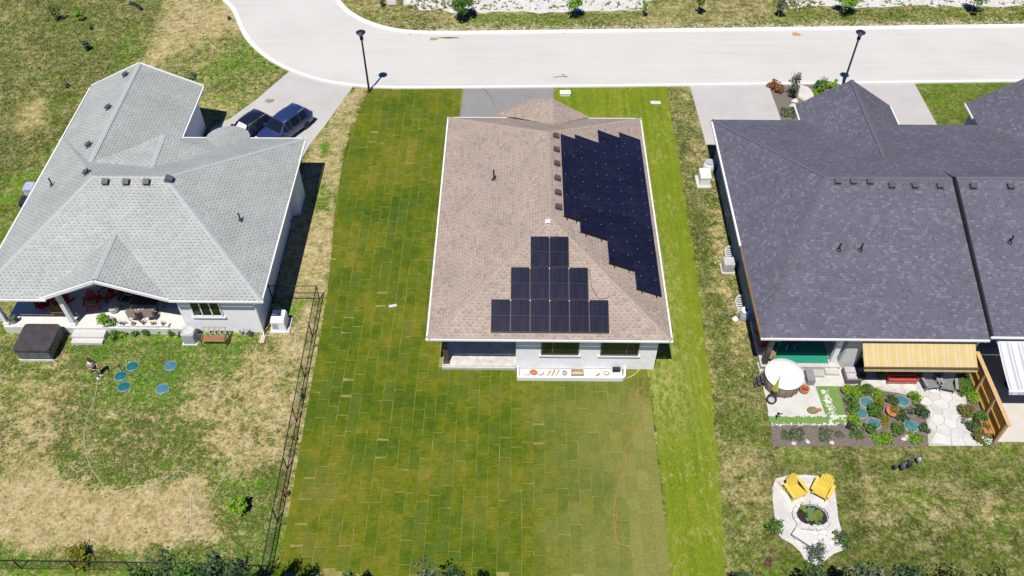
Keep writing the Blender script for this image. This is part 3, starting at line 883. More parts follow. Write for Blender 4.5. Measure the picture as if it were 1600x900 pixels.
fe = MB()   # the wiring conduits that lie on the shingles beside the array
fe.tube([onS(4.1,34.6)-n*.1, onS(4.2,33.6)-n*.1, onS(4.55,32.95)-n*.1, onS(5.0,32.95)-n*.1, onS(5.25,33.1)-n*.1], .02, 5); part('cable', fe, M('brown_cable', (.16,.11,.08), .7), SA)
EA = thing('solar_array', 'large navy solar array with zigzag ends covering the right roof slope', 'solar array', (5.5, 41, 5), 'solar arrays on the brown roof')
dn = Vector((6.72, 0, -2.85)).normalized(); yy = Vector((0,1,0)); n2 = dn.cross(yy); n2 = n2 if n2.z > 0 else -n2
def onE(x, y): return Vector((x, y, east(x, y)))+n2*.11
cl = MB(); rl = MB()
for x0, x1, y0, y1, k in ((2.65,3.615,38.0,45.76,4),(3.62,5.245,37.1,46.23,8),(5.25,6.795,35.2,47.61,11),(6.80,8.33,33.80,48.22,13)):
    ph = (y1-y0)/k; wl = (x1-x0)/dn.x
    for i in range(k):
        solar(EA, onE((x0+x1)/2, y0+ph*(i+.5)), dn, yy, n2, wl-.012, ph-.032)
        if i:
            for t in (.22, .80): cl.obox(onE(x0+(x1-x0)*t, y0+ph*i)+n2*.028, dn*.03, yy*.022, n2*.008)
    for t in (.22, .80):
        a = onE(x0+(x1-x0)*t, y0-.22)-n2*.06; b = onE(x0+(x1-x0)*t, y1+.02)-n2*.06
        rl.bar(a, b, .05, .05, 0, n2)
    rl.obox(onE((x0+x1)/2, y0-.01)-n2*.05, dn*wl/2, yy*.012, n2*.045)
o = part('clamps', cl, RAIL, EA); o['kind'] = 'stuff'; o = part('rails', rl, PFR, EA); o['kind'] = 'stuff'

# ---- the pale-grey-roofed house on the left
H2 = thing('bungalow', 'white bungalow with pale grey roof and a covered rear porch, at the left', 'house', (-23, 42, 0), 'detached and paired bungalows')
RL, RR = (-26.2,40.75,6.54), (-21.74,40.75,6.54)
sw, se, ne, nwm = (-31.9,33.4,3.5), (-14.98,33.4,3.5), (-14.98,48.4,3.5), (-31.9,48.4,3.5)
gl_, gb, gr_ = (-27.95,33.4,3.5), (-24.2,37.3,5.12), (-20.45,33.4,3.5)
m = MB()
m.slope([sw, gl_, gb, gr_, se, RR, RL]); m.slope([se, ne, RR]); m.slope([nwm, ne, RR, RL]); m.slope([sw, nwm, RL])
ga = (-24.25, 33.55, 5.08)
m.slope([(-27.95,33.5,3.5), ga, gb]); m.slope([(-20.45,33.5,3.5), ga, gb])
gA, gB = (-27.75, 54.5, 5.45), (-27.6, 43.2, 5.5)
m.slope([(-31.85,33.6+14.0,3.515), (-31.85,54.35,3.515), gA, gB]); m.slope([gA, gB, (-23.62,46.0,3.5), (-23.62,54.5,3.5)])
J, P1, V = (-23.27,42.4,5.87), (-23.42,45.75,5.84), (-19.75,45.35,4.42)
m.slope([J, P1, V]); m.slope([(-27.55,43.25,5.5), J, P1])
tc = Vector((-20.35,48.35,3.52)); ap = (-20.2,45.9,4.42); arc = [(tc.x+1.55*math.cos(math.pi*k/10), tc.y+1.4*math.sin(math.pi*k/10), 3.52) for k in range(11)]
for p, q in zip(arc, arc[1:]): m.slope([p, q, ap])
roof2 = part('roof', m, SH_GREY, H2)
m = MB()
for p, q in ((RL,RR),(RL,sw),(RR,se),(RR,ne),(ga,gb),(gA,gB),(J,P1)): caps(m, p, q, .32, .3)
o = part('ridge_caps', m, CAP_GREY, roof2); o['kind'] = 'stuff'
GZ = 3.42
gutter(H2, [((-15-.03+.08,33.4,GZ),(-14.9,48.4,GZ)), ((-20.4,33.35,GZ+.002),(-14.85,33.35,GZ+.002)), ((-31.97,33.35,GZ+.002),(-27.6,33.35,GZ+.002)), ((-31.97,33.4,GZ),(-31.97,54.3,GZ)), ((-23.55,48.3,GZ),(-23.55,54.5,GZ)), ((-23.5,48.46,GZ+.002),(-21.9,48.46,GZ+.002)), ((-18.8,48.46,GZ+.002),(-14.9,48.46,GZ+.002))])
for p, q in (((-27.95,33.42,3.42),(-24.25,33.42,5.0)),((-24.25,33.42,5.0),(-20.45,33.42,3.42)),((-31.9,54.5,3.45),(-27.75,54.55,5.40)),((-27.75,54.55,5.40),(-23.6,54.55,3.45))): m = MB(); m.bar(p, q, .1, .2); part('gable_trim', m, WHITE, H2)
m = MB()   # sage beam panel just inside the rear gable
P_ = [(-27.6,3.36),(-24.25,4.83),(-22.5,4.05),(-23.2,3.95),(-24.25,4.25),(-26.6,3.36)]
m.raw([(x,y,z) for y in (33.95,34.05) for x,z in P_], [(0,1,2,3,4,5),(11,10,9,8,7,6)]+[(i,(i+1)%6,6+(i+1)%6,6+i) for i in range(6)])
part('gable_panel', m, M('sage_panel', (.42,.56,.53), .6, var=.05), H2)
m = MB()   # sloped ceiling of the porch under the rear gable
for sx, ex_ in ((-27.75,-24.25),(-20.65,-24.25)): m.face([(sx,33.55,3.3),(ex_,33.55,4.86),(ex_,37.5,4.86),(sx,37.5,3.3)])
part('porch_ceiling', m, M('sage_soffit', (.50,.60,.58), .6, var=.05), H2)
wp = [(-20.3,33.85),(-15.7,33.85),(-15.7,47.9),(-24.15,47.9),(-24.15,54.0),(-31.3,54.0),(-31.3,37.5),(-20.3,37.5)]
m = MB(); m.prism(wp, 0, 3.38); part('wall', m, STONEW, H2)
m = MB(); m.prism([(-15.7,44.2),(-15.2,44.4),(-15.2,46.4),(-15.7,46.6)], 0, 2.9); part('bay', m, STONEW, H2)
m = MB(); m.prism([(tc.x+1.1*math.cos(math.pi*k/8), 47.85+1.0*math.sin(math.pi*k/8)) for k in range(9)], 0, 3.45); part('turret_wall', m, STONEW, H2)
m = MB(); m.face([(-27.6,54.02,3.38),(-23.9,54.02,3.38),(-27.75,54.02,5.3),(-31.2,54.02,3.38)]); part('gable_wall', m, STONEW, H2)
m = MB(); m.prism([(-31.45,33.66),(-20.3,33.62),(-20.3,37.5),(-31.45,37.5)], 0, .55)
slab_ = part('porch_slab', m, M('porch_slab', (.64,.625,.59), .85, var=.10, scale=1.2), H2)
m = MB(); m.box(-27.2,-25.2,33.1,33.66,0,.36); m.box(-27.15,-25.25,32.75,33.1,0,.19); part('steps', m, CONC, H2)
for x in (-31.3,-27.2):
    m = MB(); m.box(x-.13,x+.13,33.8,34.06,.55,3.4); m.box(x-.18,x+.18,33.75,34.11,.55,.75); part('porch_post', m, WHITE, H2)
m = MB(); m.box(-26.2,-25.1,37.42,37.5,.55,2.7); o = part('porch_door', m, WIN_D, H2); p = MB(); p.box(-26.05,-25.25,37.38,37.43,.75,2.55); part('pane', p, PANE, o)
m = MB(); m.box(-24.6,-21.2,37.42,37.5,1.0,2.7); o = part('porch_window', m, WIN_D, H2)
for i in range(3): p = MB(); p.box(-24.5+i*1.1,-23.5+i*1.1,37.38,37.43,1.1,2.6); part('pane', p, PANE, o)
m = MB(); m.box(-31.3,-27.4,37.40,37.52,.55,3.3); part('porch_side_wall', m, STONEW, H2)
window(H2, -19.55, -17.75, 33.85, 1.55, 2.95, [.33,.66], WHITE)
m = MB(); m.tube([(-15.6,33.8,3.3),(-15.62,33.74,3.0),(-15.62,33.74,.15),(-15.6,33.5,.06)], .05, 6); part('downspout', m, WHITE, H2)
Ls = lambda x,y: 3.5+(y-33.4)*3.04/7.35
Le = lambda x,y: 3.5-(x+14.98)*3.04/6.76
Lw = lambda x,y: 3.5+(x+31.9)*.470
Lw2 = lambda x,y: 3.5+(x+31.9)*.533
VENTG = M('grey_vent', (.11,.10,.12), .55, var=.12)
for x in (-25.3,-24.03,-22.78): roof_vent(H2, x, 40.38, Ls, VENTG, .36, .15)
roof_vent(H2, -21.5, 40.6, Le, VENTG, .4, .15)
roof_vent(H2, -26.9, 41.5, Lw2, VENTG, .36, .15)
for y in (45.5,49.6,53.5): roof_vent(H2, -28.5, y, Lw, VENTG, .36, .15)
vent_pipe(H2, -30.0, 42.2, Lw2(-30.0,42.2), .6); vent_pipe(H2, -17.2, 39.1, Le(-17.2,39.1), .6)

# ---- the charcoal-roofed pair of homes on the right
def pair(z, xw, xe, ridge_l, label, gx0, gx1, gxr, loc, hipw):
    h = thing('semi_detached_house', label, 'house', loc, 'detached and paired bungalows')
    m = MB(); ze, zr = 3.5+z, 6.6+z; sy, ry = 30.95, 41.1-z*.9
    S = [(xw,sy,ze),(xe,sy,ze),(xe,ry,zr),(ridge_l,ry,zr)]
    m.slope(S)
    yn = 50.85; pn = lambda y: zr-(y-ry)*(zr-ze)/(yn-ry)
    p0 = lambda y: 6.6-(y-41.1)*3.1/9.75
    if z: pn = lambda y: p0(y)+.004
    m.slope([(xw,yn,ze),(gx0+.6,yn,ze),(gx0+.6,50.1,pn(50.1)),(xe,50.1,pn(50.1)),(xe,ry,zr),(ridge_l,ry,zr)] if hipw else [(26.47,50.1,pn(50.1)),(xe,50.1,pn(50.1)),(xe,42.2,pn(42.2)),(26.47,42.2,pn(42.2))])
    if z: m.slope([(26.47,42.2,pn(42.2)),(xe,42.2,pn(42.2)),(xe,ry,zr),(26.47,ry,zr)])
    if hipw: m.slope([(xw,sy,ze),(xw,yn,ze),(ridge_l,ry,zr)])
    gz = 5.65+z; gy = ry+(zr-gz)/((zr-ze)/(yn-ry))
    m.slope([(gx0,52.6,ze),(gxr,52.72,gz),(gxr,gy,gz),(gx0,yn if hipw else 48.6,ze)]); m.slope([(gx1,52.65,ze),(gxr,52.72,gz),(gxr,gy,gz),(gx1,50,ze)])
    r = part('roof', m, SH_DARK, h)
    m = MB()
    caps(m, (ridge_l,ry,zr), (xe,ry,zr)); caps(m, (gxr,52.7,gz), (gxr,gy,gz))
    if hipw: caps(m, (xw,sy,ze), (ridge_l,ry,zr)); caps(m, (xw,yn,ze), (ridge_l,ry,zr))
    o = part('ridge_caps', m, CAP_DARK, r); o['kind'] = 'stuff'
    g = 3.42+z
    runs = [((xw-.1,sy-.05,g+.002),(xe,sy-.05,g+.002)), ((gx0-.05,52.6,g),(gx0-.05,50.9,g)), ((gx1+.05,52.6,g),(gx1+.05,50.0,g))]
    gutter(h, runs)
    if hipw:
        m = MB(); m.bar((xw-.05,38.2,g),(xw-.05,50.85,g),.13,.15); part('gutter', m, WHITE, h)
        m = MB(); m.bar((xw-.05,30.95,g),(xw-.05,38.2,g),.13,.15); part('gutter', m, M('bronze_gutter', (.22,.13,.075), .5), h)
    m = MB(); m.face([(gx0+.3,52.2,ze),(gx1-.3,52.2,ze),(gxr,52.2,gz-.1)]); m.box(gx0+.35,gx1-.35,49.5,52.2,0,ze-.12); part('garage_wall', m, M('grey_stone', (.33,.33,.345), .8, var=.2, scale=4), h)
    return h, r
H3, roof3 = pair(0, 13.77, 26.5, 18.9, 'charcoal-roofed corner home with a yellow awning, second house from the right edge', 20.05, 26.9, 23.55, (20, 41, 0), True)
wp = [(14.35,34.9),(19.1,34.9),(19.1,31.55),(26.45,31.55),(26.45,50.0),(14.35,50.3)]
BLUEW = M('slate_blue_siding', (.14,.20,.30), .7, var=.06, scale=2, stretch=(.3,.3,8))
m = MB(); m.prism(wp, 0, 3.36); part('wall', m, BLUEW, H3)
m = MB(); m.box(19.08,26.45,31.49,31.56,0,3.36); m.box(19.04,19.10,31.56,34.85,0,3.36); part('rear_wall', m, M('pale_stone_wall', (.55,.54,.53), .8, var=.1, scale=4), H3)
soffit(H3, [(13.8,31.0),(26.45,31.0),(26.45,50.0),(13.8,50.8)], 3.40)
m = MB(); m.box(14.42,19.1,31.33,34.9,0,.3); part('porch_floor', m, M('porch_slab_grey', (.50,.48,.45), .85, var=.12), H3)
for x, mt in ((14.68, DGREY), (18.62, WHITE)):
    m = MB(); m.box(x-.14,x+.14,31.5,31.78,.3,3.37); m.box(x-.17,x+.17,31.47,31.81,.3,.42); part('porch_post', m, mt, H3)
m = MB(); m.box(16.0,18.2,34.82,34.9,.3,2.5); o = part('patio_door', m, WHITE, H3)
for i in range(2): p = MB(); p.box(16.1+i*1.07,17.03+i*1.07,34.79,34.83,.4,2.4); part('pane', p, PANE, o)
m = MB(); m.box(20.0,25.4,31.46,31.54,.1,2.4); o = part('rear_window', m, WIN_D, H3)
for i in range(4): p = MB(); p.box(20.1+i*1.33,21.3+i*1.33,31.42,31.47,.2,2.3); part('pane', p, PANE, o)
Rs = lambda x,y: 3.5+(y-30.95)*3.1/10.15
VENTD = M('charcoal_vent', (.085,.09,.105), .45, var=.12)
for x in (19.45,20.39,21.41): roof_vent(H3, x, 40.75, Rs, VENTD, .36, .15)
for x in (22.69,24.09,25.61): roof_vent(H3, x, 40.5, Rs, VENTD, .36, .15)
for x in (18.86,20.14): vent_pipe(H3, x, 36.3, Rs(x,36.3), .55)
m = MB(); m.tube([(26.3,30.9,3.35),(26.35,31.4,3.0),(26.35,31.45,.3)], .055, 6); part('downspout', m, WHITE, H3)
H4, roof4 = pair(.28, 26.56, 46, 26.56, 'charcoal-roofed home with a white striped awning, at the right edge', 32.28, 39.2, 35.8, (36, 41, 0), False)
m = MB(); m.prism([(26.6,33.2),(46,33.2),(46,50.0),(26.6,50.0)], 0, 3.6); part('wall', m, BLUEW, H4)
Rs2 = lambda x,y: 3.78+(y-30.95)*3.1/9.9
for x in (27.42,29.67,32.0,35.2): roof_vent(H4, x, 40.2, Rs2, VENTD, .36, .15)
vent_pipe(H4, 28.82, 36.6, Rs2(28.82,36.6), .55)
m = MB(); m.raw([(26.52,30.95,3.45),(26.52,41.0,6.58),(26.52,40.9,6.9),(26.52,30.95,3.8),(26.62,30.95,3.45),(26.62,41.0,6.58),(26.62,40.9,6.9),(26.62,30.95,3.8)],
                [(0,1,2,3),(7,6,5,4),(3,2,6,7),(0,3,7,4)]); part('party_wall_flashing', m, BLACKM, H4)
m = MB(); m.raw([(26.46,41.1,6.58),(26.46,42.2,6.24),(26.46,40.85,6.9),(26.6,41.1,6.58),(26.6,42.2,6.24),(26.6,40.85,6.9)],[(0,1,2),(5,4,3),(2,1,4,5)]); part('party_wall_cap', m, CAP_DARK, H4)

# ------------------------------------------------------------------ foliage builders
def leafcloud(m, c, rx, ry, rz, n, s, seed, clumps=9, fill=.35):
    """leaf-sized faces gathered into clumps through an uneven volume"""
    r = random.Random(seed); cs = []
    for _ in range(clumps):
        while True:
            p = Vector((r.uniform(-1,1), r.uniform(-1,1), r.uniform(-.9,1)))
            if p.length < 1: break
        p = p*(.45+.4*r.random())
        cs.append((p, r.uniform(.28,.55)))
    c = Vector(c)
    for _ in range(n):
        p, cr = r.choice(cs)
        d = Vector((r.gauss(0,1), r.gauss(0,1), r.gauss(0,1))); d.normalize()
        q = p + d*cr*(fill+(1-fill)*r.random())
        q = Vector((q.x*rx, q.y*ry, q.z*rz))+c
        if q.z < .015: q.z = .015+.05*r.random()
        nv = Vector((d.x*.7+r.gauss(0,.5), d.y*.7+r.gauss(0,.5), abs(d.z)*.5+.5+r.gauss(0,.3))).normalized()
        t = nv.orthogonal().normalized(); t = Matrix.Rotation(r.uniform(0,6.28), 3, nv) @ t; b = nv.cross(t)
        k = s*r.uniform(.6,1.25)
        m.face([q-t*k, q+b*k*.5, q+t*k, q-b*k*.5])
def stems(m, x, y, h, r0, n, seed, spread=.5):
    r = random.Random(seed)
    for _ in range(n):
        a = r.uniform(0, 6.28); l = h*r.uniform(.6,1)
        m.tube([(x, y, 0), (x+math.cos(a)*spread*l*.3, y+math.sin(a)*spread*l*.3, l*.5), (x+math.cos(a)*spread*l*.75, y+math.sin(a)*spread*l*.75, l)], [r0, r0*.7, r0*.35], 4)
_seed = [100]
def shrub(x, y, r, h, mat, label, cat='shrub', name='shrub', group=None, n=None, s=None, flowers=None, rx=1, clumps=9):
    _seed[0] += 1; sd = _seed[0]
    t = thing(name, label, cat, (x, y, 0), group)
    m = MB(); stems(m, x, y, h*.7, .018+.012*r, 5, sd, r/h*.8); part('stem', m, TRUNKM, t)
    m = MB(); n = n or int(150+420*r*r*2.2); leafcloud(m, (x, y, h*.52), r*rx, r, h*.55, n, s or .075, sd, clumps)
    part('foliage', m, mat, t)
    if flowers:
        m = MB(); leafcloud(m, (x, y, h*.62), r*.95, r*.95, h*.55, int(n*.22), .06, sd+1, clumps); part('blossom', m, flowers, t)
    return t
def tree(x, y, h, cr, mat, label, group=None, n=2200, s=.12, name='tree', lean=0, crown0=.45, clumps=16, tr=.07):
    _seed[0] += 1; sd = _seed[0]; r = random.Random(sd)
    t = thing(name, label, 'tree', (x, y, 0), group)
    m = MB(); top = Vector((x+lean, y, h*.85))
    m.tube([(x,y,-.05),(x+lean*.3,y,h*.35),(x+lean*.7,y,h*.62),top], [tr*1.4, tr, tr*.7, tr*.25], 8)
    for k in range(7):
        a = k*2.4+r.random(); z0 = h*r.uniform(.35,.65); l = cr*r.uniform(.6,.9)
        p = Vector((x+lean*z0/h, y, z0))
        m.tube([p, p+Vector((math.cos(a)*l*.55, math.sin(a)*l*.55, l*.45)), p+Vector((math.cos(a)*l, math.sin(a)*l, l*.95))], [tr*.5, tr*.3, tr*.1], 5)
    part('trunk', m, TRUNKM, t)
    m = MB(); z0 = h*crown0; leafcloud(m, (x+lean, y, (h+z0)/2), cr, cr, (h-z0)/2*1.05, n, s, sd, clumps)
    part('crown', m, mat, t)
    return t

# ------------------------------------------------------------------ street side
def lamp(px, label, yaw):
    x, y = G(*px)
    t = thing('street_lamp', label, 'street lamp', (x, y, 0), 'street lamps along the kerb')
    m = MB(); m.lathe((x,y,0), [(.16,0),(.16,.12),(.10,.2),(.085,.5),(.07,4.7),(.06,4.75)], 12); part('pole', m, BLACKM, t)
    m = MB(); m.lathe((x,y,4.72), [(.09,0),(.14,.06),(.14,.28),(.08,.34)], 12); part('collar', m, BLACKM, t)
    m = MB(); m.lathe((x,y,5.05), [(.09,0),(.15,.05),(.17,.28),(.12,.33)], 12); part('lens', m, M('lamp_lens', (.62,.62,.60), .25), t)
    m = MB(); m.lathe((x,y,5.36), [(.12,0),(.36,.0),(.37,.05),(.22,.14),(.05,.18),(.03,.24)], 18); part('cap', m, M('navy_lamp_cap', (.018,.022,.04), .4), t)
    m = MB()
    for k in range(4):
        a = k*math.pi/2+.5; m.tube([(x+.14*math.cos(a),y+.14*math.sin(a),5.04),(x+.2*math.cos(a),y+.2*math.sin(a),5.38)], .014, 4)
    part('cage', m, BLACKM, t)
lamp((577,143), 'black street lamp by the left front corner of the sod lawn', 0)
lamp((1314,143), 'black street lamp behind the garage of the charcoal-roofed corner home', 0)

for (u, v), h, r, mt, lab, n in [((724,31),3.3,1.35,L_MID,'leafiest sapling on the far verge, left of the other saplings',1500), ((898,27),3.2,.95,L_LIME,'second leafy sapling from the left on the far verge, before the gravel',700),
        ((1090,22),3.0,.6,L_MID,'slim sapling on the grassy gap between the two gravel yards',420), ((1216,26),2.6,.7,L_GREY,'sparse pale sapling at the left corner of the right gravel yard',260),
        ((1321,21),3.2,1.2,L_LIME,'lime green sapling directly above the right street lamp',900), ((1516,20),3.3,1.15,L_MID,'sapling on the far verge nearest the top right corner',800), ((1005,27),2.4,.35,L_LIME,'thin sapling with few leaves at the corner of the left gravel yard',120)]:
    x, y = G(u, v); tree(x, y, h*.78, r, mt, lab, 'saplings along the far verge', int(n*1.3), .12, 'sapling', crown0=.26, clumps=13, tr=.045)
x, y = G(597, 10); shrub(x, y, .42, 1.1, L_MID, 'small pointed evergreen at the bend of the road', n=260, name='evergreen')
for i, (u, v) in enumerate([(778,30),(1420,21)]):
    x, y = G(u, v); m = MB(); m.tube([(x,y,0),(x+.06,y,.8)], .035, 6); solo('wooden_stake', m, WOODL, ('short pale stake between the two leafiest saplings','short pale stake on the verge before the right gravel yard')[i], 'stake', 'stakes on the far verge')
x, y = G(612, 9); m = MB(); m.box(x-.4,x+.4,y-.03,y+.03,.1,.55); m.box(x-.35,x-.3,y-.02,y+.02,0,.1); m.box(x+.3,x+.35,y-.02,y+.02,0,.1); solo('lot_sign', m, WHITE, 'small blank white sign on the verge at the bend of the road', 'sign')
# debris and stains on the road
DIRT = M('dirt', (.36,.27,.16), .95, var=.3, scale=6)
def patch(name, u, v, rx, ry, mat, label, cat='dirt patch', z=.009, seed=1):
    x, y = G(u, v); r = random.Random(seed); m = MB()
    m.face([(x+math.cos(a)*rx*r.uniform(.6,1.1), y+math.sin(a)*ry*r.uniform(.6,1.1), z) for a in [k*.5236 for k in range(12)]])
    m.face([(x+math.cos(a)*rx*.5, y+math.sin(a)*ry*.5, z+.01) for a in [k*.785 for k in range(8)]])
    return solo(name, m, mat, label, cat)
patch('dirt_patch', 678, 61, .45, .3, DIRT, 'brown dirt heap by the far kerb under the leafiest sapling', seed=2)
patch('grass_clump', 703, 59, 1.1, .16, M('weed_green', (.13,.19,.03), .9), 'strip of weeds growing along the far kerb', 'weeds', seed=3)
patch('dirt_patch', 1244, 53.5, .5, .35, M('rusty_dirt', (.46,.28,.16), .95), 'orange brown dirt patch by the far kerb left of the right lamp', seed=4)
patch('manhole_cover', 421, 158, .42, .3, M('worn_iron', (.25,.235,.21), .8), 'oval iron cover set in the left driveway', 'manhole cover', .022, 5)
m = MB(); x, y = G(876,120); m.tube([(x-.6,y-.1,.02),(x+.1,y,.03),(x+.55,y-.05,.02),(x+.1,y+.35,.03)], .03, 5); solo('twig', m, TRUNKM, 'grey twig lying on the road above the grey driveway', 'twig')

m = MB(); x, y = G(883,148); m.box(x-.40,x+.40,y-.22,y+.22,.0,.20); m.box(x-.43,x+.43,y-.25,y+.25,.20,.26); solo('utility_box', m, WHITE, 'white utility box on the bright lawn right of the grey driveway', 'utility box')
m = MB(); x, y = G(1024,162); m.box(x-.36,x+.36,y-.17,y+.17,.0,.08); m.box(x-.4,x+.4,y-.2,y+.2,.08,.12); solo('utility_cover', m, M('grey_cover', (.58,.62,.60), .6), 'pale flat utility cover on the bright lawn near the dry strip', 'utility cover')
m = MB(); pts = [G(752,137),G(760,143),G(768,152),G(772,165)]; m.tube([(p[0],p[1],.02) for p in smoothline(pts)], .022, 5); solo('hose', m, M('olive_hose',(.13,.14,.06),.6), 'thin dark hose lying across the grey driveway', 'hose')

# ------------------------------------------------------------------ cars
def car(label, loc, heading, paint, refl_patch=False, L=4.6, H=1.66, sedan=False):
    t = thing('parked_car', label, 'car', (0,0,0), 'cars on the left driveway')
    k = L/4.6; hz = H/1.66
    if sedan:
        ST = [(-2.3,.45,.80,.84,.66,.70,.62),(-2.22,.3,.90,.95,.84,.86,.74),(-1.75,.27,.96,1.0,.90,.89,.76),(-1.15,.25,.95,1.46,.91,.90,.60),(-.55,.24,.94,1.60,.91,.90,.62),(.05,.24,.93,1.60,.91,.90,.62),(.4,.24,.92,1.54,.91,.90,.60),(1.2,.25,.92,.96,.91,.89,.78),(1.75,.27,.88,.92,.90,.86,.74),(2.15,.3,.76,.82,.85,.80,.68),(2.3,.42,.62,.66,.70,.66,.58)]
    else:
        ST = [(-2.3,.45,.85,.92,.68,.72,.64),(-2.24,.3,.98,1.12,.85,.87,.70),(-2.05,.28,1.02,1.34,.91,.90,.63),(-1.72,.27,1.02,1.60,.92,.91,.62),(-.9,.25,1.0,1.66,.93,.92,.65),(0,.25,.98,1.65,.93,.92,.65),(.42,.25,.97,1.59,.93,.92,.63),(1.18,.25,.98,1.02,.92,.90,.79),(1.72,.27,.95,.99,.91,.87,.75),(2.15,.3,.80,.86,.86,.81,.68),(2.3,.42,.64,.68,.70,.67,.58)]
    ST = [(a*k, zl*hz, zb*hz, zt*hz, wl, wb, wt) for a, zl, zb, zt, wl, wb, wt in ST]
    m = MB(); rings = []
    for a, zl, zb, zt, wl, wb, wt in ST:
        half = [(wl*.9,zl),(wl,zl+.14),(wl*1.0,(zl+zb)/2),(wb,zb-.06),(wb-.03,zb),(wt,zt-.05),(wt*.72,zt+.015),(0,zt+.03)]
        rings.append([(a,y,z) for y,z in half]+[(a,-y,z) for y,z in reversed(half[:-1])])
    n = len(rings[0]); vs = [p for r in rings for p in r]; fs = []
    for i in range(len(rings)-1):
        for j in range(n): fs.append((i*n+j, (i+1)*n+j, (i+1)*n+(j+1)%n, i*n+(j+1)%n))
    fs.append(tuple(range(n))); fs.append(tuple((len(rings)-1)*n+j for j in range(n-1,-1,-1)))
    m.raw(vs, fs); part('body', m, paint, t, smooth=True)
    GL = glass_mat('car_glass', (.010,.014,.022), .05)
    ic = 6; ib = 7
    def st(i): return ST[i]
    def q(name, pts, mat, off):
        P = [Vector(p) for p in pts]; nn = (P[1]-P[0]).cross(P[2]-P[0]).normalized(); c = sum(P, Vector())/len(P)
        if nn.dot(c-Vector((c.x*.6,0,.7))) < 0: nn = -nn
        g = MB(); g.face([p+nn*off for p in P]); return part(name, g, mat, t)
    a, b2 = st(6), st(7)
    f = lambda s, e, wa, za: (s[0]+(e[0]-s[0])*wa, None, za)
    ws = [(a[0]+.06,a[6]*.92,a[3]-.06),(a[0]+.06,-a[6]*.92,a[3]-.06),(b2[0]-.06,-b2[5]*.82,b2[3]+.03),(b2[0]-.06,b2[5]*.82,b2[3]+.03)]
    def ringquad(name, i0, i1, t0, t1, mat, off, inset=.93):
        """glass that follows the curve of the body between two stations"""
        r0 = [Vector(rings[i0][k]) for k in (5,6,7,8,9)]; r1 = [Vector(rings[i1][k]) for k in (5,6,7,8,9)]
        g = MB(); P = []
        for t_ in (t0, (t0+t1)/2, t1):
            for p_, q_ in zip(r0, r1):
                v = p_.lerp(q_, t_); P.append(Vector((v.x, v.y*inset, v.z)))
        nn = (r1[2]-r0[2]).cross(Vector((0,1,0))).normalized()
        if nn.z < 0: nn = -nn
        P = [v+nn*off for v in P]
        g.raw(P, [(r_*5+k, r_*5+k+1, r_*5+k+6, r_*5+k+5) for r_ in range(2) for k in range(4)])
        return part(name, g, mat, t, True)
    ringquad('windscreen', 6, 7, .06, .93, GL, .018)
    if refl_patch: ringquad('painted_reflection', 6, 7, .12, .86, M('white_reflection', (.74,.73,.70), .5, var=.1, scale=5), .024, .86)  # white sheet over the glass, standing in for a bright reflection
    ringquad('rear_window', 3, 2 if sedan else 1, .12, .80, GL, .018, .9)
    for sy in (1,-1):
        seq = [(3,4),(4,5),(5,6)]
        for i0, i1 in seq:
            p, r = st(i0), st(i1)
            q('side_window', [(p[0]+.05,sy*(p[5]-.02),p[2]+.02),(r[0]-.05,sy*(r[5]-.02),r[2]+.02),(r[0]-.05,sy*(r[6]+.03),r[3]-.09),(p[0]+.05,sy*(p[6]+.03),p[3]-.09)], GL, .022)
        r = st(7); p = st(6)
        q('side_window', [(p[0]+.03,sy*(p[5]-.02),p[2]+.02),(r[0]-.16,sy*(r[5]-.03),r[2]+.02),(p[0]+.03,sy*(p[6]+.04),p[3]-.1)], GL, .022)
        g = MB(); g.bar((ST[3][0],sy*(ST[3][6]-.04),ST[3][3]+.0),(ST[6][0],sy*(ST[6][6]-.04),ST[6][3]+.0),.04,.05); part('roof_rail', g, SILVER, t)
        g = MB(); x0 = ST[7][0]-.25; g.obox((x0,sy*1.0,1.03*hz),(.10,0,0),(0,.10,0),(0,0,.075)); g.bar((x0,sy*.88,.98*hz),(x0,sy*.95,1.0*hz),.08,.04); part('mirror', g, paint if not sedan else BLACKP, t)
        g = MB(); g.obox((2.17*k,sy*.62,.74*hz),(.10,.04*sy,0),(0,.16,0),(0,0,.07)); part('headlight', g, M('headlight', (.6,.6,.62), .1), t)
        g = MB(); g.obox((-2.24*k,sy*.68,.95*hz),(.05,0,0),(0,.15,0),(0,0,.11)); part('tail_light', g, M('tail_light', (.35,.01,.01), .2), t)
        for x0 in (-1.38*k, 1.40*k):
            ax = Matrix.Rotation(math.radians(90)*sy, 3, 'X')
            g = MB(); g.lathe((x0,sy*.72,.34), [(.20,-.02),(.33,-.02),(.345,-.06),(.345,-.18),(.32,-.215),(.24,-.22)], 20, axis=ax); w = part('wheel', g, M('tyre',(.02,.02,.02),.9), t, True)
            g = MB(); g.lathe((x0,sy*.72,.34), [(.0,-.19),(.08,-.205),(.2,-.20),(.235,-.222),(.22,-.17)], 18, axis=ax); part('rim', g, SILVER, w, True)
    g = MB(); g.box(-2.33*k,-2.26*k,-.28,.28,.62,.78); part('number_plate', g, WHITE, t)
    g = MB(); g.box(2.24*k,2.325*k,-.45,.45,.5,.62); part('grille', g, BLACKP, t)
    t.location = (loc[0], loc[1], .014); t.rotation_euler = (0,0,heading)
    return t
NAVY = M('navy_paint', (.030,.050,.155), .28, metal=.25, var=.06, coat=.8)
BLKP = M('black_paint', (.014,.018,.035), .28, metal=.2, var=.06, coat=.8)
car('dark blue SUV parked on the left driveway, further right of the two cars', (-17.85,53.35), math.radians(236), NAVY)
car('black car with a white painted reflection on its windscreen, partly behind the pale grey roof', (-20.5,53.15), math.radians(236), BLKP, True, 3.6, 1.46)

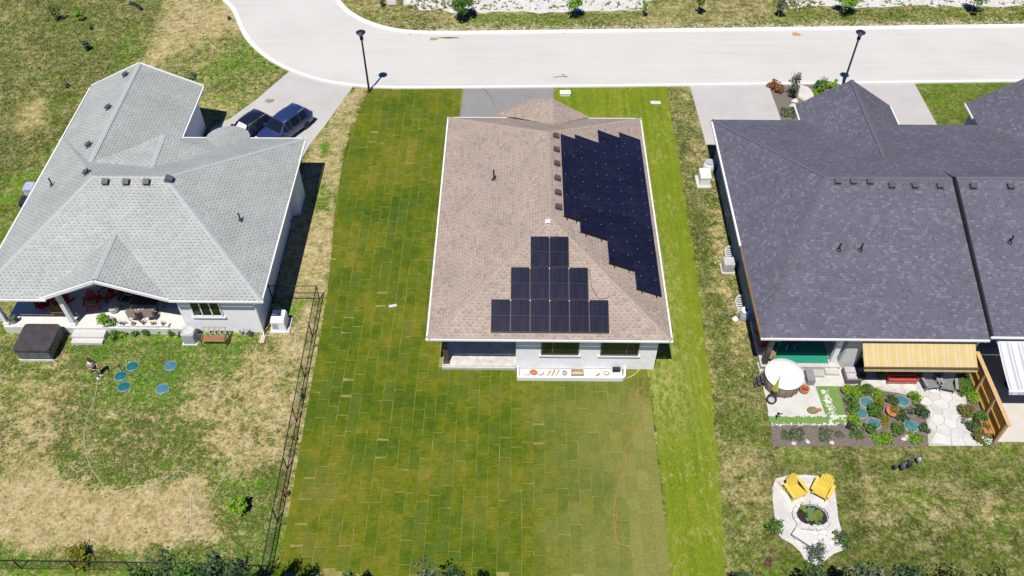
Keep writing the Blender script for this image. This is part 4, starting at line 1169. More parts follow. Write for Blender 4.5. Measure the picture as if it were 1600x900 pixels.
# ------------------------------------------------------------------ left house: beside and behind
MESH = M('black_chainlink', (.015,.016,.015), .6)
def chainlink(name, pts, h, label, mesh_step=.16, group='black chain link fences'):
    t = thing(name, label, 'fence', (*pts[0], 0), group)
    rails = MB()
    for a, b in zip(pts, pts[1:]):
        a3, b3 = Vector((*a,0)), Vector((*b,0)); d = b3-a3; L = d.length; d /= L
        npst = max(1, round(L/3.0))
        for i in range(npst+1):
            if i == npst and b != pts[-1]: continue
            p = a3+d*(L*i/npst); m = MB(); m.lathe(p, [(.035,0),(.035,h+.05),(.045,h+.06),(.02,h+.1)], 8); part('post', m, BLACKM, t)
        rails.tube([a3+Vector((0,0,h)), b3+Vector((0,0,h))], .028, 6); rails.tube([a3+Vector((0,0,.08)), b3+Vector((0,0,.08))], .014, 5)
    part('rail', rails, BLACKM, t)
    w = MB()
    for a, b in zip(pts, pts[1:]):
        a3, b3 = Vector((*a,0)), Vector((*b,0)); d = b3-a3; L = d.length; d /= L
        k = -h
        while k < L:
            for sgn in (1,-1):
                s0, z0, s1, z1 = k, (0 if sgn > 0 else h), k+h, (h if sgn > 0 else 0)
                if s0 < 0: z0 += (-s0)*sgn; s0 = 0
                if s1 > L: z1 -= (s1-L)*sgn; s1 = L
                if s1-s0 > .05:
                    p, q = a3+d*s0+Vector((0,0,z0)), a3+d*s1+Vector((0,0,z1)); sd = Vector((-d.y,d.x,0))*.0028; uz = Vector((0,0,.004))
                    w.face([p-uz,q-uz,q+uz,p+uz]); w.face([p-sd,q-sd,q+sd,p+sd])
            k += mesh_step
    o = part('wire_mesh', w, MESH, t); o['kind'] = 'stuff'
fx0 = G(493,491); fx1 = G(418,897)
chainlink('chain_fence', [(-15.65,36.6), (fx0[0]+.05, 36.6), (fx1[0], 18.2)], 1.25, 'black chain link fence along the left edge of the sod lawn')
chainlink('chain_fence', [(-27.5,18.55),(-19.2,18.5),(-12.6,18.4)], 1.0, 'low black chain link fence along the bottom left of the picture', .2)

# hot tub
t = thing('hot_tub', 'square dark grey hot tub with a folded cover beside the left porch', 'hot tub', (-28.75,32.4,0))
hx0, hx1, hy0, hy1 = -29.85,-27.75,31.5,33.5
m = MB(); m.box(hx0+.05,hx1-.05,hy0+.05,hy1-.05,.18,.86); m.box(hx0,hx1,hy0,hy1,.86,.92); part('shell', m, M('slate_plastic',(.085,.09,.105),.5), t)
def rrect(x0,x1,y0,y1,r,n=5,corners=(1,1,1,1)):
    out = []
    for (cx,cy,a0),k in zip(((x1-r,y0+r,-90),(x1-r,y1-r,0),(x0+r,y1-r,90),(x0+r,y0+r,180)),corners):
        if not k: out.append((cx+r*(1 if a0 in (-90,0) else -1), cy+r*(1 if a0 in (0,90) else -1))); continue
        for i in range(n+1): a = math.radians(a0+90*i/n); out.append((cx+r*math.cos(a), cy+r*math.sin(a)))
    return out
LEATH = M('dark_vinyl',(.062,.055,.058),.42,var=.3,scale=2)
hm = (hx0+hx1)/2
for a, b, cc in ((hx0-.03,hm-.004,(0,0,1,1)),(hm+.004,hx1+.03,(1,1,0,0))):
    m = MB(); m.prism(rrect(a,b,hy0-.03,hy1+.03,.2,5,cc), .92,1.05); part('cover', m, LEATH, t)
for i in range(3):
    w_ = (hx1-hx0-.3)/3
    m = MB(); m.box(hx0+.12+i*(w_+.03), hx0+.12+i*(w_+.03)+w_, hy0+.02, hy0+.05,.25,.8); part('side_panel', m, M('slate_panel',(.12,.125,.145),.5), t)
for i in range(3):
    w_ = (hy1-hy0-.3)/3
    m = MB(); m.box(hx1-.05,hx1-.02, hy0+.12+i*(w_+.03), hy0+.12+i*(w_+.03)+w_,.25,.8); part('side_panel', m, M('slate_panel',(.12,.125,.145),.5), t)
m = MB()
for i in range(24):
    x0 = hx0+i*(hx1-hx0)/24
    m.bar((x0,hy0-.02,.0),(x0+.17,hy0-.02,.18),.02,.025); m.bar((x0+.17,hy0-.035,.0),(x0,hy0-.035,.18),.02,.025)
m.box(hx0,hx1,hy0-.05,hy0-.01,.17,.2); part('lattice_skirt', m, M('white_lattice',(.7,.68,.62),.7), t)

# condenser, glider bench, generator
def condenser(x, y, label, rnd=False, s=.78, h=.85, mat=GREYP):
    t = thing('air_conditioner', label, 'air conditioner', (x, y, 0), 'outdoor cooling units')
    m = MB(); m.box(x-s*.6,x+s*.6,y-s*.6,y+s*.6,0,.06); part('pad', m, CONC, t)
    m = MB(); m.prism(rrect(x-s/2,x+s/2,y-s/2,y+s/2,.12,4), .06, h); part('case', m, mat, t)
    m = MB()
    for k in range(7):
        z = .16+k*(h-.26)/7
        m.prism(rrect(x-s/2-.008,x+s/2+.008,y-s/2-.008,y+s/2+.008,.12,4), z, z+.03)
    part('louvres', m, M('louvre_grey',(.33,.33,.34),.5), t)
    m = MB(); m.lathe((x,y,h), [(s*.46,0),(s*.46,.05),(s*.40,.06),(s*.38,.02),(s*.1,.03),(s*.09,.07),(.0,.07)], 20); part('fan_guard', m, M('guard_grey',(.52,.52,.53),.4), t)
    return t
condenser(-19.95, 33.22, 'grey air conditioner standing against the white rear wall of the left house')
t = thing('glider_bench', 'metal framed garden bench with a brown slatted seat under the left house window', 'bench', (-18.4,33.2,0))
bx0, bx1, by = -19.15,-17.65,33.25
m = MB()
for i in range(4): m.box(bx0,bx1,by-.5+i*.12,by-.4+i*.12,.42,.45)
part('seat', m, M('brown_slats',(.30,.14,.075),.6), t)
m = MB(); m.bar((bx0,by+.1,.75),(bx1,by+.1,.75),.03,.04); m.bar((bx0,by+.2,.98),(bx1,by+.2,.98),.04,.05)
for i in range(5): xx = bx0+.1+i*(bx1-bx0-.2)/4; m.bar((xx,by,.45),(xx,by+.2,.98),.09,.02)
part('backrest', m, M('grey_slats',(.42,.37,.33),.6), t)
for x in (bx0,bx1):
    m = MB(); m.bar((x,by-.55,.66),(x,by+.15,.66),.05,.03); part('armrest', m, BLACKM, t)
    for yy_ in (by-.5,by+.12): m = MB(); m.bar((x,yy_,0),(x,yy_,.66),.04,.04); part('leg', m, BLACKM, t)
t = thing('generator', 'white standby generator on a concrete pad at the right corner of the left house', 'generator', (-14.65,34.25,0))
m = MB(); m.box(-15.25,-14.05,33.75,35.0,0,.1); part('pad', m, CONC, t)
m = MB(); m.prism([(-15.1,33.9),(-14.25,33.9),(-14.25,34.85),(-15.1,34.85)], .1, .85, 0, .02); part('case', m, WHITE, t)
m = MB(); m.prism(rrect(-15.13,-14.22,33.87,34.88,.1), .85, 1.02, 0, .12); part('lid', m, WHITE, t)
m = MB(); m.box(-15.02,-14.7,33.88,33.897,.3,.75); part('grille', m, GREYP, t)
m = MB(); m.box(-15.8,-15.45,33.0,33.6,.0,.05); m.box(-15.8,-15.76,33.0,33.6,.05,.11); m.box(-15.49,-15.45,33.0,33.6,.05,.11); solo('splash_block', m, M('tan_plastic',(.55,.43,.32),.7), 'tan splash block under the downspout of the left house', 'splash block')
for i,(x,w_,h_) in enumerate([(-17.0,.18,.5),(-16.7,.08,.7),(-16.4,.3,.35)]):
    m = MB(); m.lathe((x,33.62,0), [(w_*.5,0),(w_*.55,.1),(w_*.25,h_),(w_*.3,h_+.06)], 8); solo('garden_ornament', m, (GREYP,LGREY,DGREY)[i], ('squat grey ornament nearest the glider bench by the left house wall','tall thin pale ornament between two others by the left house wall','wide dark ornament nearest the downspout of the left house')[i], 'ornament')

# septic lids in the left yard
for (u,v),mt,lab in [((207,573),TEAL,'bright teal round lid in the grass, topmost of the left three'),((189,588),TEAL,'bright teal round lid in the grass, middle one below a stake'),((194,605),TEAL,'teal lid half overgrown with ragged grass edges'),((267,572),TEALB,'faded blue lid in the grass, upper of the right two'),((254,608),TEALB,'faded blue lid in the grass, lower of the right two')]:
    x, y = G(u,v); t = thing('access_cover', lab, 'lid', (x,y,0), 'round lids in the left yard')
    m = MB(); m.lathe((x,y,0), [(.34,0),(.34,.06),(.30,.085),(.28,.075),(.06,.1),(0,.1)], 24); part('dome', m, mt, t)
    m = MB(); m.lathe((x,y,0), [(.37,0),(.37,.05),(.33,.055),(.33,.02)], 24); part('rim', m, M('pale_teal_rim',(.25,.36,.33),.7), t)
x, y = G(191,580); m = MB(); m.tube([(x,y,0),(x,y,.55)], .02, 6); m.lathe((x,y,.5), [(.05,0),(.07,.05),(.05,.14),(.01,.2)], 8); solo('sprinkler_stake', m, DGREY, 'dark sprinkler stake standing above the middle teal lid', 'sprinkler')

def hose(px, r, mat, label, name='garden_hose', cat='hose', z=.02):
    pts = smoothline(W(px), 3); m = MB(); m.tube([(x,y,z) for x,y in pts], r, 5); return solo(name, m, mat, label, cat)
CREAM = M('cream_hose',(.50,.45,.34),.6,var=.1)
hose([(158,588),(164,585),(166,591),(160,593),(152,592),(152,600),(148,625),(136,650),(131,680),(133,705),(141,730),(152,745),(163,763),(172,768),(188,767),(205,759),(228,759),(250,754),(268,741),(280,735),(292,738),(301,748),(303,760),(299,775),(298,790),(299,806),(299,822),(293,836),(283,837),(278,828),(280,820),(290,812),(305,803),(322,793),(332,778),(340,760),(356,738)], .02, CREAM, 'long cream garden hose snaking over the left yard from the woman holding it')
hose([(422,552),(440,540),(455,525),(464,510),(466,500),(462,493),(455,494),(452,505),(458,520),(470,525),(480,518),(483,510),(474,508),(463,516),(461,530),(466,545),(462,555),(450,560),(430,580)], .02, CREAM, 'cream hose coiled on the dry grass beside the white generator')
hose([(418,382),(432,383),(440,390),(438,405),(428,415),(415,420)], .022, M('grey_hose',(.40,.42,.42),.5), 'pale hose looped in the shade at the right side wall of the left house')
hose([(671,320),(660,355),(650,372),(642,395),(636,425),(628,445),(628,462),(618,477)], .018, M('green_hose',(.05,.075,.02),.6), 'dark green hose running down the sod lawn to a sprinkler')
x, y = G(614,479); m = MB(); m.obox((x,y,.07),(.24,.06,0),(-.025,.09,0),(0,0,.03)); m.obox((x,y,.11),(.17,.043,0),(-.012,.045,0),(0,0,.012)); solo('lawn_sprinkler', m, LGREY, 'small grey lawn sprinkler at the end of the dark green hose', 'sprinkler')
ORG = M('orange_cord',(.52,.21,.07),.6,var=.08)
hose([(1008,588),(1006,600),(1004,606),(994,612),(992,618),(1000,622),(1009,616),(1007,608),(1000,606),(994,612),(998,628),(1010,634),(1014,645),(1012,655),(1000,665),(992,678),(984,692),(975,700),(979,715),(978,728),(970,748),(966,765),(961,785),(958,805),(961,825),(963,850),(975,852),(985,855),(990,870)], .013, ORG, 'orange extension cord lying across the sod lawn from the bungalow corner', 'extension_cord', 'cord', .045)
hose([(1000,576),(994,584),(986,589),(978,592)], .022, M('yellow_hose',(.62,.58,.22),.5), 'short yellow hose at the right end of the white window well', z=.05)
m = MB(); p = [G(204,7),G(210,8),G(217,12),G(222,17)]; m.tube([(a,b,.16) for a,b in p], .16, 10); solo('drain_pipe', m, BLACKP, 'curved black corrugated pipe lying in the field at the top left', 'pipe')
t = thing('waste_bins', '', 'bin', (0,0,0)); bpy.data.objects.remove(t)
def bin_(x, y, mat, lid, label, rz=0):
    t = thing('wheelie_bin', label, 'bin', (x,y,0), 'bins at the left wall')
    m = MB(); m.prism([(x-.3,y-.36),(x+.3,y-.36),(x+.3,y+.36),(x-.3,y+.36)], .05, 1.0, 0, -.1); part('body', m, mat, t)
    m = MB(); m.prism(rrect(x-.36,x+.36,y-.43,y+.43,.1), 1.0, 1.08, 0, .06); part('lid', m, lid, t)
    for s in (-1,1): g = MB(); g.lathe((x+s*.3,y+.3,.12), [(0,-.03),(.12,-.03),(.12,.03),(0,.03)], 12, axis=Matrix.Rotation(math.radians(90),3,'Y')); part('wheel', g, BLACKP, t)
bin_(-34.4,46.0, M('bin_white',(.55,.56,.62),.5), M('bin_lilac',(.42,.42,.58),.45), 'bin with a pale lilac lid at the left wall of the grey-roofed house')
bin_(-34.1,44.55, M('bin_navy',(.02,.025,.05),.5), M('bin_navy_lid',(.02,.028,.05),.45), 'dark navy bin at the left wall of the grey-roofed house')

# ------------------------------------------------------------------ chairs
def adirondack(label, mat, loc, face, group, scale=1.0, seat_cushion=None):
    """slatted wide-armed chair; local front is -y"""
    t = thing('garden_chair', label, 'chair', (0,0,0), group)
    m = MB()
    for i in range(6):
        y0 = -.48+i*.105; z0 = .38-i*.030
        m.obox((0,y0,z0),(.29,0,0),(0,.046,-.014),(0,0,.012))
    part('seat', m, mat, t)
    m = MB(); up = Vector((0,.34,.94)).normalized()
    for i in range(5):
        xx = (i-2)*.115; L = .80-.035*abs(i-2)**2
        c = Vector((xx,.10,.20))+up*L/2
        m.obox(c, (.052,0,0), up*L/2, Vector((0,.94,-.34))*.011)
        tip = Vector((xx,.10,.20))+up*L
        m.obox(tip, (.038,0,0), up*.02, Vector((0,.94,-.34))*.011)
    m.obox(Vector((0,.135,.2))+up*.2, (.3,0,0), up*.04, Vector((0,.94,-.34))*.012); m.obox(Vector((0,.135,.2))+up*.55, (.27,0,0), up*.04, Vector((0,.94,-.34))*.012)
    part('backrest', m, mat, t)
    for s in (1,-1):
        m = MB(); m.obox((s*.37,-.14,.56),(.075,0,0),(0,.38,.0),(0,0,.013)); part('armrest', m, mat, t)
        m = MB(); m.obox((s*.325,-.42,.28),(.02,0,0),(0,.05,0),(0,0,.28)); part('leg', m, mat, t)
        m = MB(); m.bar((s*.31,-.50,.36),(s*.31,.62,.03),.035,.12); m.bar((s*.33,.16,.08),(s*.33,.2,.55),.035,.06); part('leg', m, mat, t)
    if seat_cushion:
        m = MB(); m.obox((0,-.2,.40),(.25,0,0),(0,.24,-.06),(0,0,.045)); part('cushion', m, seat_cushion, t)
    t.location = (loc[0], loc[1], loc[2] if len(loc) > 2 else 0); t.rotation_euler = (0,0,face); t.scale = (scale,)*3
    return t

# ---- left porch
ZP = .55
rc = 'red chairs on the left porch'
adirondack('red chair furthest left on the left porch, beside the small wooden table', RED, (-29.5,35.3,ZP), math.radians(35), rc)
adirondack('red chair on the left porch between the wooden table and the post', RED, (-28.4,35.6,ZP), math.radians(-25), rc)
CUSH = M('sage_cushion', (.33,.32,.20), .9, var=.3, scale=9)
adirondack('red chair with a green cushion just right of the porch post', RED, (-26.5,35.5,ZP), math.radians(15), rc, 1.05, CUSH)
adirondack('red chair with a cushion nearest the dark dining set on the left porch', RED, (-25.7,36.2,ZP), math.radians(-40), rc, 1.0, CUSH)
t = thing('side_table', 'low round wooden table in front of the red chairs on the left porch', 'table', (-28.3,34.75,ZP))
m = MB(); m.lathe((-28.35,34.72,ZP+.42), [(.0,0),(.42,0),(.44,.02),(.42,.045),(0,.045)], 20, sx=1.25, sy=.75); part('table_top', m, M('honey_wood',(.62,.33,.10),.5,var=.15,scale=5), t)
for sx in (-.3,.3): m = MB(); m.bar((-28.35+sx,34.6,ZP),(-28.35+sx,34.85,ZP+.42),.05,.05); part('leg', m, WOOD, t)
t = thing('dining_table', 'dark outdoor dining table in the shade under the left rear gable', 'table', (-23.1,35.3,ZP))
m = MB(); m.box(-23.9,-22.2,34.9,36.3,ZP+.70,ZP+.74); part('table_top', m, M('dark_table',(.035,.035,.04),.3), t)
for xx in (-23.8,-22.3):
    for yy_ in (35.0,36.2): m = MB(); m.bar((xx,yy_,ZP),(xx,yy_,ZP+.7),.06,.06); part('leg', m, BLACKM, t)
m = MB(); m.lathe((-23.2,35.7,ZP+.74), [(0,0),(.14,0),(.2,.1),(.18,.1),(.12,.02)], 14); solo('blue_bowl', m, M('blue_ceramic',(.05,.16,.42),.2), 'blue bowl standing on the dark dining table', 'bowl')
def patio_chair(x, y, rz, mat, fm, label, z=ZP, group='dining chairs on the left porch'):
    t = thing('patio_chair', label, 'chair', (0,0,0), group)
    m = MB(); m.box(-.27,.27,-.27,.25,.42,.5); part('seat', m, mat, t)
    m = MB(); m.obox((0,.31,.78),(.26,0,0),(0,.03,.008),(0,-.06,.3)); part('backrest', m, mat, t)
    for s in (1,-1):
        m = MB(); m.bar((s*.3,-.28,.66),(s*.3,.3,.66),.05,.03); m.bar((s*.3,-.27,0),(s*.3,-.27,.66),.03,.03); m.bar((s*.3,.28,0),(s*.3,.34,1.0),.03,.03); part('frame', m, fm, t)
    t.location = (x, y, z); t.rotation_euler = (0,0,rz); return t
TAUP = M('taupe_cushion',(.24,.19,.165),.9,var=.2,scale=6)
patio_chair(-24.4,35.6,math.radians(80),M('charcoal_fabric',(.04,.04,.045),.8),BLACKM,'charcoal chair at the left end of the dark dining table')
patio_chair(-23.5,34.45,math.radians(172),TAUP,BROWN,'taupe cushioned chair on the near left side of the dark dining table')
patio_chair(-22.6,34.5,math.radians(190),TAUP,BROWN,'taupe cushioned chair on the near right side of the dark dining table')
patio_chair(-21.75,35.6,math.radians(-85),M('charcoal_fabric',(.04,.04,.045),.8),BLACKM,'charcoal chair at the right end of the dark dining table')
x, y = -25.05, 35.0
t = thing('patio_heater', 'grey lidded pot beside the red chairs on the left porch', 'pot', (x,y,ZP))
m = MB(); m.lathe((x,y,ZP), [(.2,0),(.3,.15),(.3,.4),(.24,.45)], 14); part('pot', m, GREYP, t); m = MB(); m.lathe((x,y,ZP+.45), [(.25,0),(.22,.06),(.05,.1),(0,.13)], 14); part('lid', m, SILVER, t)
t.name = 'lidded_pot'
def potted(x, y, z, r, h, mat, label, pot=None, flowers=None, seed=1, pr=.6):
    t = thing('potted_plant', label, 'plant', (x,y,z), 'pots and planters')
    m = MB(); m.lathe((x,y,z), [(r*pr*.7,0),(r*pr,.3),(r*pr*1.08,.3),(r*pr*.95,.32),(0,.29)], 14); part('pot', m, pot or GREYP, t)
    m = MB(); leafcloud(m, (x,y,z+.3+h*.45), r, r, h*.55, int(120+300*r*r*2), .085, seed, 7); part('foliage', m, mat, t)
    if flowers: m = MB(); leafcloud(m, (x,y,z+.3+h*.6), r, r, h*.5, 50, .06, seed+9, 7); part('blossom', m, flowers, t)
    return t
potted(-25.1,34.0,ZP,.62,.7,L_LIME,'large lime green plant at the front edge of the left porch',seed=31)
potted(-31.0,34.0,ZP,.36,.35,L_GREY,'grey green potted plant at the left end of the porch by the corner post',seed=32)
for i in range(5):
    t = thing('flower_trough', ['white trough with cream flowers, first from the left on the porch edge','white trough with pink flowers, second from the left on the porch edge','white trough with mauve flowers, middle of the porch edge row','white trough with pale yellow flowers, fourth from the left on the porch edge','white trough with creamy flowers at the right end of the porch edge row'][i], 'planter', (-24.1+i*.62,33.8,ZP), 'flower troughs along the left porch edge')
    xx = -24.1+i*.62
    m = MB(); m.prism([(xx-.29,33.68),(xx+.29,33.68),(xx+.29,33.95),(xx-.29,33.95)], ZP, ZP+.22, 0, -.06); part('trough', m, WHITE, t)
    m = MB(); leafcloud(m, (xx,33.82,ZP+.33), .32,.2,.16, 55,.06,60+i,6); part('foliage', m, L_OLIVE, t)
    m = MB(); leafcloud(m, (xx,33.82,ZP+.38), .32,.2,.16, 60,.05,70+i,6); part('blossom', m, [L_FLOW,leaf_mat('bl_pink',[(.6,.35,.3),(.7,.5,.4)]),leaf_mat('bl_mauve',[(.35,.2,.35),(.45,.32,.42)]),leaf_mat('bl_yel',[(.6,.5,.25),(.7,.62,.4)]),L_FLOW][i], t)
for i,(px,r,h,mt,lab) in enumerate([((178,527),.42,.55,L_MID,'green bush right of the left porch steps'),((192,525),.35,.45,L_LIME,'light green bush second from the porch steps'),((213,522),.35,.45,L_MID,'low bush below the middle flower troughs'),((230,521),.38,.6,L_MID,'green bush below the right flower troughs'),((252,519),.42,.75,L_LIME,'tall bright bush at the right end of the porch slab'),((270,522),.34,.45,L_MID,'low bush between the porch slab and the air conditioner'),((283,526),.3,.45,L_DARK,'dark small bush just left of the air conditioner')]):
    x, y = G(*px); shrub(x,y,r,h,mt,lab,group='bushes along the left porch',n=190,s=.08)
x, y = G(204,519); shrub(x,y,.22,.3,L_FLOW,'small clump of orange flowers below the flower troughs','flowers','flower_clump','bushes along the left porch',80,.05)

# ---- the woman with the hose
def person(x, y):
    t = thing('person', 'woman in a pale pink top and dark shorts holding the hose in the left yard', 'person', (x,y,0))
    SKIN = M('skin',(.52,.31,.22),.6,var=.05); TOP = M('pale_pink_top',(.85,.62,.64),.8,var=.05); SHO = M('dark_shorts',(.05,.055,.08),.8); SHOE = M('white_shoes',(.7,.72,.78),.6); HAIR = M('dark_hair',(.025,.015,.012),.5)
    # facing +x and slightly -y; lean forward a little
    J = {}
    def sk(name, pts, edges, rad, mat, root=0, parent=t, sub=2):
        me = bpy.data.meshes.new(name); me.from_pydata(pts, edges, []); o = bpy.data.objects.new(name, me); COL.objects.link(o)
        mod = o.modifiers.new('s','SKIN'); 
        for i, r in enumerate(rad):
            me.skin_vertices[0].data[i].radius = (r, r) if not isinstance(r, tuple) else r
            me.skin_vertices[0].data[i].use_root = (i == root)
        o.modifiers.new('u','SUBSURF').levels = sub
        dg = bpy.context.evaluated_depsgraph_get(); dg.update()
        nm = bpy.data.meshes.new_from_object(o.evaluated_get(dg)); nm.name = name
        nm.polygons.foreach_set('use_smooth',[True]*len(nm.polygons)); nm.materials.clear(); nm.materials.append(mat)
        bpy.data.objects.remove(o)
        o2 = bpy.data.objects.new(name, nm); COL.objects.link(o2); o2.parent = parent
        return o2
    pts = [(0,0,.88),(.02,0,1.02),(.05,0,1.20),(.07,0,1.34),(.085,0,1.42),(.12,0,1.50),(.125,0,1.60),   # pelvis..head 0-6
           (0,.09,.84),(.05,.10,.47),(0,.11,.09),(.10,.115,.03),       # left leg 7-10
           (0,-.09,.84),(.09,-.10,.48),(.10,-.11,.09),(.20,-.115,.03), # right leg 11-14
           (.06,.17,1.34),(.10,.22,1.10),(.28,.16,1.00),(.35,.12,1.00), # left arm 15-18
           (.06,-.17,1.34),(.12,-.22,1.10),(.30,-.15,1.02),(.37,-.11,1.02)] # right arm 19-22
    ed = [(0,1),(1,2),(2,3),(3,4),(4,5),(5,6),(0,7),(7,8),(8,9),(9,10),(0,11),(11,12),(12,13),(13,14),(3,15),(15,16),(16,17),(17,18),(3,19),(19,20),(20,21),(21,22)]
    rad = [(.13,.10),(.115,.085),(.125,.09),(.11,.08),.045,(.08,.085),(.07,.08),.085,.055,.036,.032,.085,.055,.036,.032,.05,.038,.028,.026,.05,.038,.028,.026]
    body = sk('body', pts, ed, rad, SKIN)
    # hands: palm continues the forearm, five fingers curled round the hose
    for s, w, e in ((1,17,18),(-1,21,22)):
        wv, ev = Vector(pts[w]), Vector(pts[e]); d = (ev-wv).normalized(); sd = d.cross(Vector((0,0,1))).normalized()
        P = []; E = []; R = []
        for i in range(5):
            b = ev+sd*(i-2)*.017 if i < 4 else ev-d*.03+sd*s*.035
            L = (.055,.065,.06,.045,.04)[i]; k = len(P)
            P += [tuple(b), tuple(b+d*L*.55+Vector((0,0,.008))), tuple(b+d*L*.8-Vector((0,0,.028))), tuple(b+d*L*.45-Vector((0,0,.042)))] ; E += [(k,k+1),(k+1,k+2),(k+2,k+3)]; R += [.0095,.009,.008,.007]
        # one chain per finger, joined by short palm edges
        E += [(0,4),(4,8),(8,12),(4,16)]
        sk('hand', P, E, R, SKIN, 0, body, 1)
    m = MB(); m.lathe((.055,0,.98), [(.145,0),(.14,.1),(.15,.22),(.165,.34),(.12,.43),(.07,.455)], 18, sx=.78, sy=1.12); part_ = part('top', m.xform(Matrix.Translation((x,y,0))), TOP, t, True)
    m = MB(); m.lathe((0,0,.80), [(.17,0),(.165,.1),(.15,.2)], 18, sx=.85, sy=1.1); 
    for s in (1,-1): m.lathe((.01,s*.09,.60), [(.10,0),(.11,.12),(.11,.24)], 12)
    part('shorts', m.xform(Matrix.Translation((x,y,0))), SHO, t, True)
    for c in ((.05,.112),(.15,-.112)):
        m = MB(); m.lathe((c[0],c[1],.0), [(.05,0),(.055,.04),(.045,.085),(.03,.1)], 12, sx=2.2, sy=.95); part('shoe', m.xform(Matrix.Translation((x,y,0))), SHOE, t, True)
    m = MB()   # hair: cap with a pony tail down the back
    m.lathe((.112,0,1.55), [(.085,-.06),(.098,.02),(.09,.09),(.05,.13),(0,.14)], 14, sx=1.0, sy=.95); m.tube([(.02,0,1.64),(-.03,0,1.55),(-.035,0,1.42),(-.02,0,1.34)], [.05,.055,.045,.015], 8)
    part('hair', m.xform(Matrix.Translation((x,y,0))), HAIR, t, True)
    m = MB()   # face: eyes, nose, mouth, ears
    for s in (1,-1): m.obox((x+.197,y+s*.03,1.605),(.006,0,0),(0,.012,0),(0,0,.006))
    part('eyes', m, BLACKP, t)
    m = MB(); m.obox((x+.207,y,1.58),(.012,0,0),(0,.011,0),(0,0,.02)); 
    for s in (1,-1): m.obox((x+.12,y+s*.082,1.585),(.016,0,0),(0,.008,0),(0,0,.026))
    part('nose_and_ears', m, SKIN, t)
    m = MB(); m.obox((x+.196,y,1.545),(.005,0,0),(0,.022,0),(0,0,.005)); part('mouth', m, M('lips',(.45,.15,.13),.5), t)
    t.rotation_euler = (0,0,math.radians(-35)); t.scale = (1.06,)*3
    return t
px_, py_ = G(153,588)
person(px_, py_)
m = MB()   # hose end in her hands
a = math.radians(-35); hx, hy = px_+.40*math.cos(a), py_+.40*math.sin(a)
m.tube([(hx+.35*math.cos(a),hy+.35*math.sin(a),.98),(hx,hy,1.02),(hx-.1,hy-.1,.8),(hx,hy-.15,.2),(G(158,588)[0],G(158,588)[1],.02)], .018, 6)
solo('hose_nozzle', m, CREAM, 'upright end of the cream hose held in the hands of the woman', 'hose')

# ---- left yard planting
x,y = G(376,797); shrub(x,y,.62,1.1,L_LIME,'round lime green bush by the fence in the left yard',n=520,s=.12,name='bush',clumps=12)
x,y = G(122,876); shrub(x,y,.85,1.1,L_YEL,'yellow green bush at the bottom left fence',n=800,s=.085,name='bush',clumps=14)
x,y = G(458,688); shrub(x,y,.22,.5,L_YEL,'small yellow plant at the foot of the chain link fence',n=90,s=.06)
x,y = G(449,773); shrub(x,y,.25,.4,L_RED,'small rust coloured plant at the fence, lower of two',n=90,s=.06)
x,y = G(475,622); shrub(x,y,.22,.35,L_DARK,'small dark plant at the fence, upper of two',n=90,s=.06)
for i,(u,v,r,h,mt,lab) in enumerate([(88,32,.75,2.0,L_OLIVE,'bushy young tree in the top left field, larger of the upper two'),(125,32,.45,1.2,L_LIME,'small lime sapling in the top left field'),(138,78,.5,.9,L_DARK,'dark low bush in the top left field'),(104,137,.35,.5,L_GREY,'small grey bush left of the garage gable'),(143,46,.25,.4,L_DARK,'tiny dark bush right of the lime sapling'),(98,124,.3,.3,L_YEL,'yellow tuft left of the garage gable'),(302,121,.5,.35,L_GREY,'grey lavender clump by the garage end of the left house'),(358,30,.22,.3,L_GREY,'pale tuft on the dry patch near the bend')]):
    x,y = G(u,v); shrub(x,y,r,h,mt,lab,n=260 if r>.4 else 120,s=.10)
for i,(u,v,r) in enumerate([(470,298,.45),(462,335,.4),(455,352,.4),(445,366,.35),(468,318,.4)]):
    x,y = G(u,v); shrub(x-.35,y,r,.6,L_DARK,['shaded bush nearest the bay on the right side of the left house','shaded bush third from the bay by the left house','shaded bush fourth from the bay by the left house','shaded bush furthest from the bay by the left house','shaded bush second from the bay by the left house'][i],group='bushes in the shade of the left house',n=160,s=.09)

# ------------------------------------------------------------------ right house: west side
def box_unit(x, y, label):
    t = thing('generator', label, 'generator', (x,y,0))
    m = MB(); m.box(x-.55,x+.5,y-.68,y+.65,0,.1); part('pad', m, CONC, t)
    m = MB(); m.box(x-.36,x+.36,y-.5,y+.5,.1,.8); part('case', m, WHITE, t)
    m = MB(); m.prism(rrect(x-.40,x+.40,y-.54,y+.54,.08), .8, .92, 0, .06); part('lid', m, WHITE, t)
    m = MB(); m.tube([(x+.4,y-.6,.15),(x+.9,y-.75,.1),(x+1.3,y-.75,.12)], .03, 5); part('pipe', m, M('brass_pipe',(.35,.2,.08),.5), t)
box_unit(*[a+b for a,b in zip(G(1100,290),(0,.35))], 'white standby generator on a pad beside the charcoal-roofed corner home')
x,y = G(1106,268); t = thing('water_tank','white round tank with a grey dish on top, behind the white generator','tank',(x,y,0))
m = MB(); m.lathe((x,y,0), [(.42,0),(.46,.5),(.40,.75),(.30,.85)], 18); part('tank', m, M('tank_white',(.66,.66,.66),.5), t)
m = MB(); m.lathe((x,y,.85), [(.32,0),(.36,.06),(.3,.06),(.1,.02),(.08,.08),(0,.08)], 18); part('dish', m, GREYP, t)
x,y = G(1136,425); condenser(x+.05,y+.25,'pale grey air conditioner between the two window wells of the charcoal-roofed corner home',s=.72,h=.8,mat=M('pale_case',(.50,.50,.48),.6))
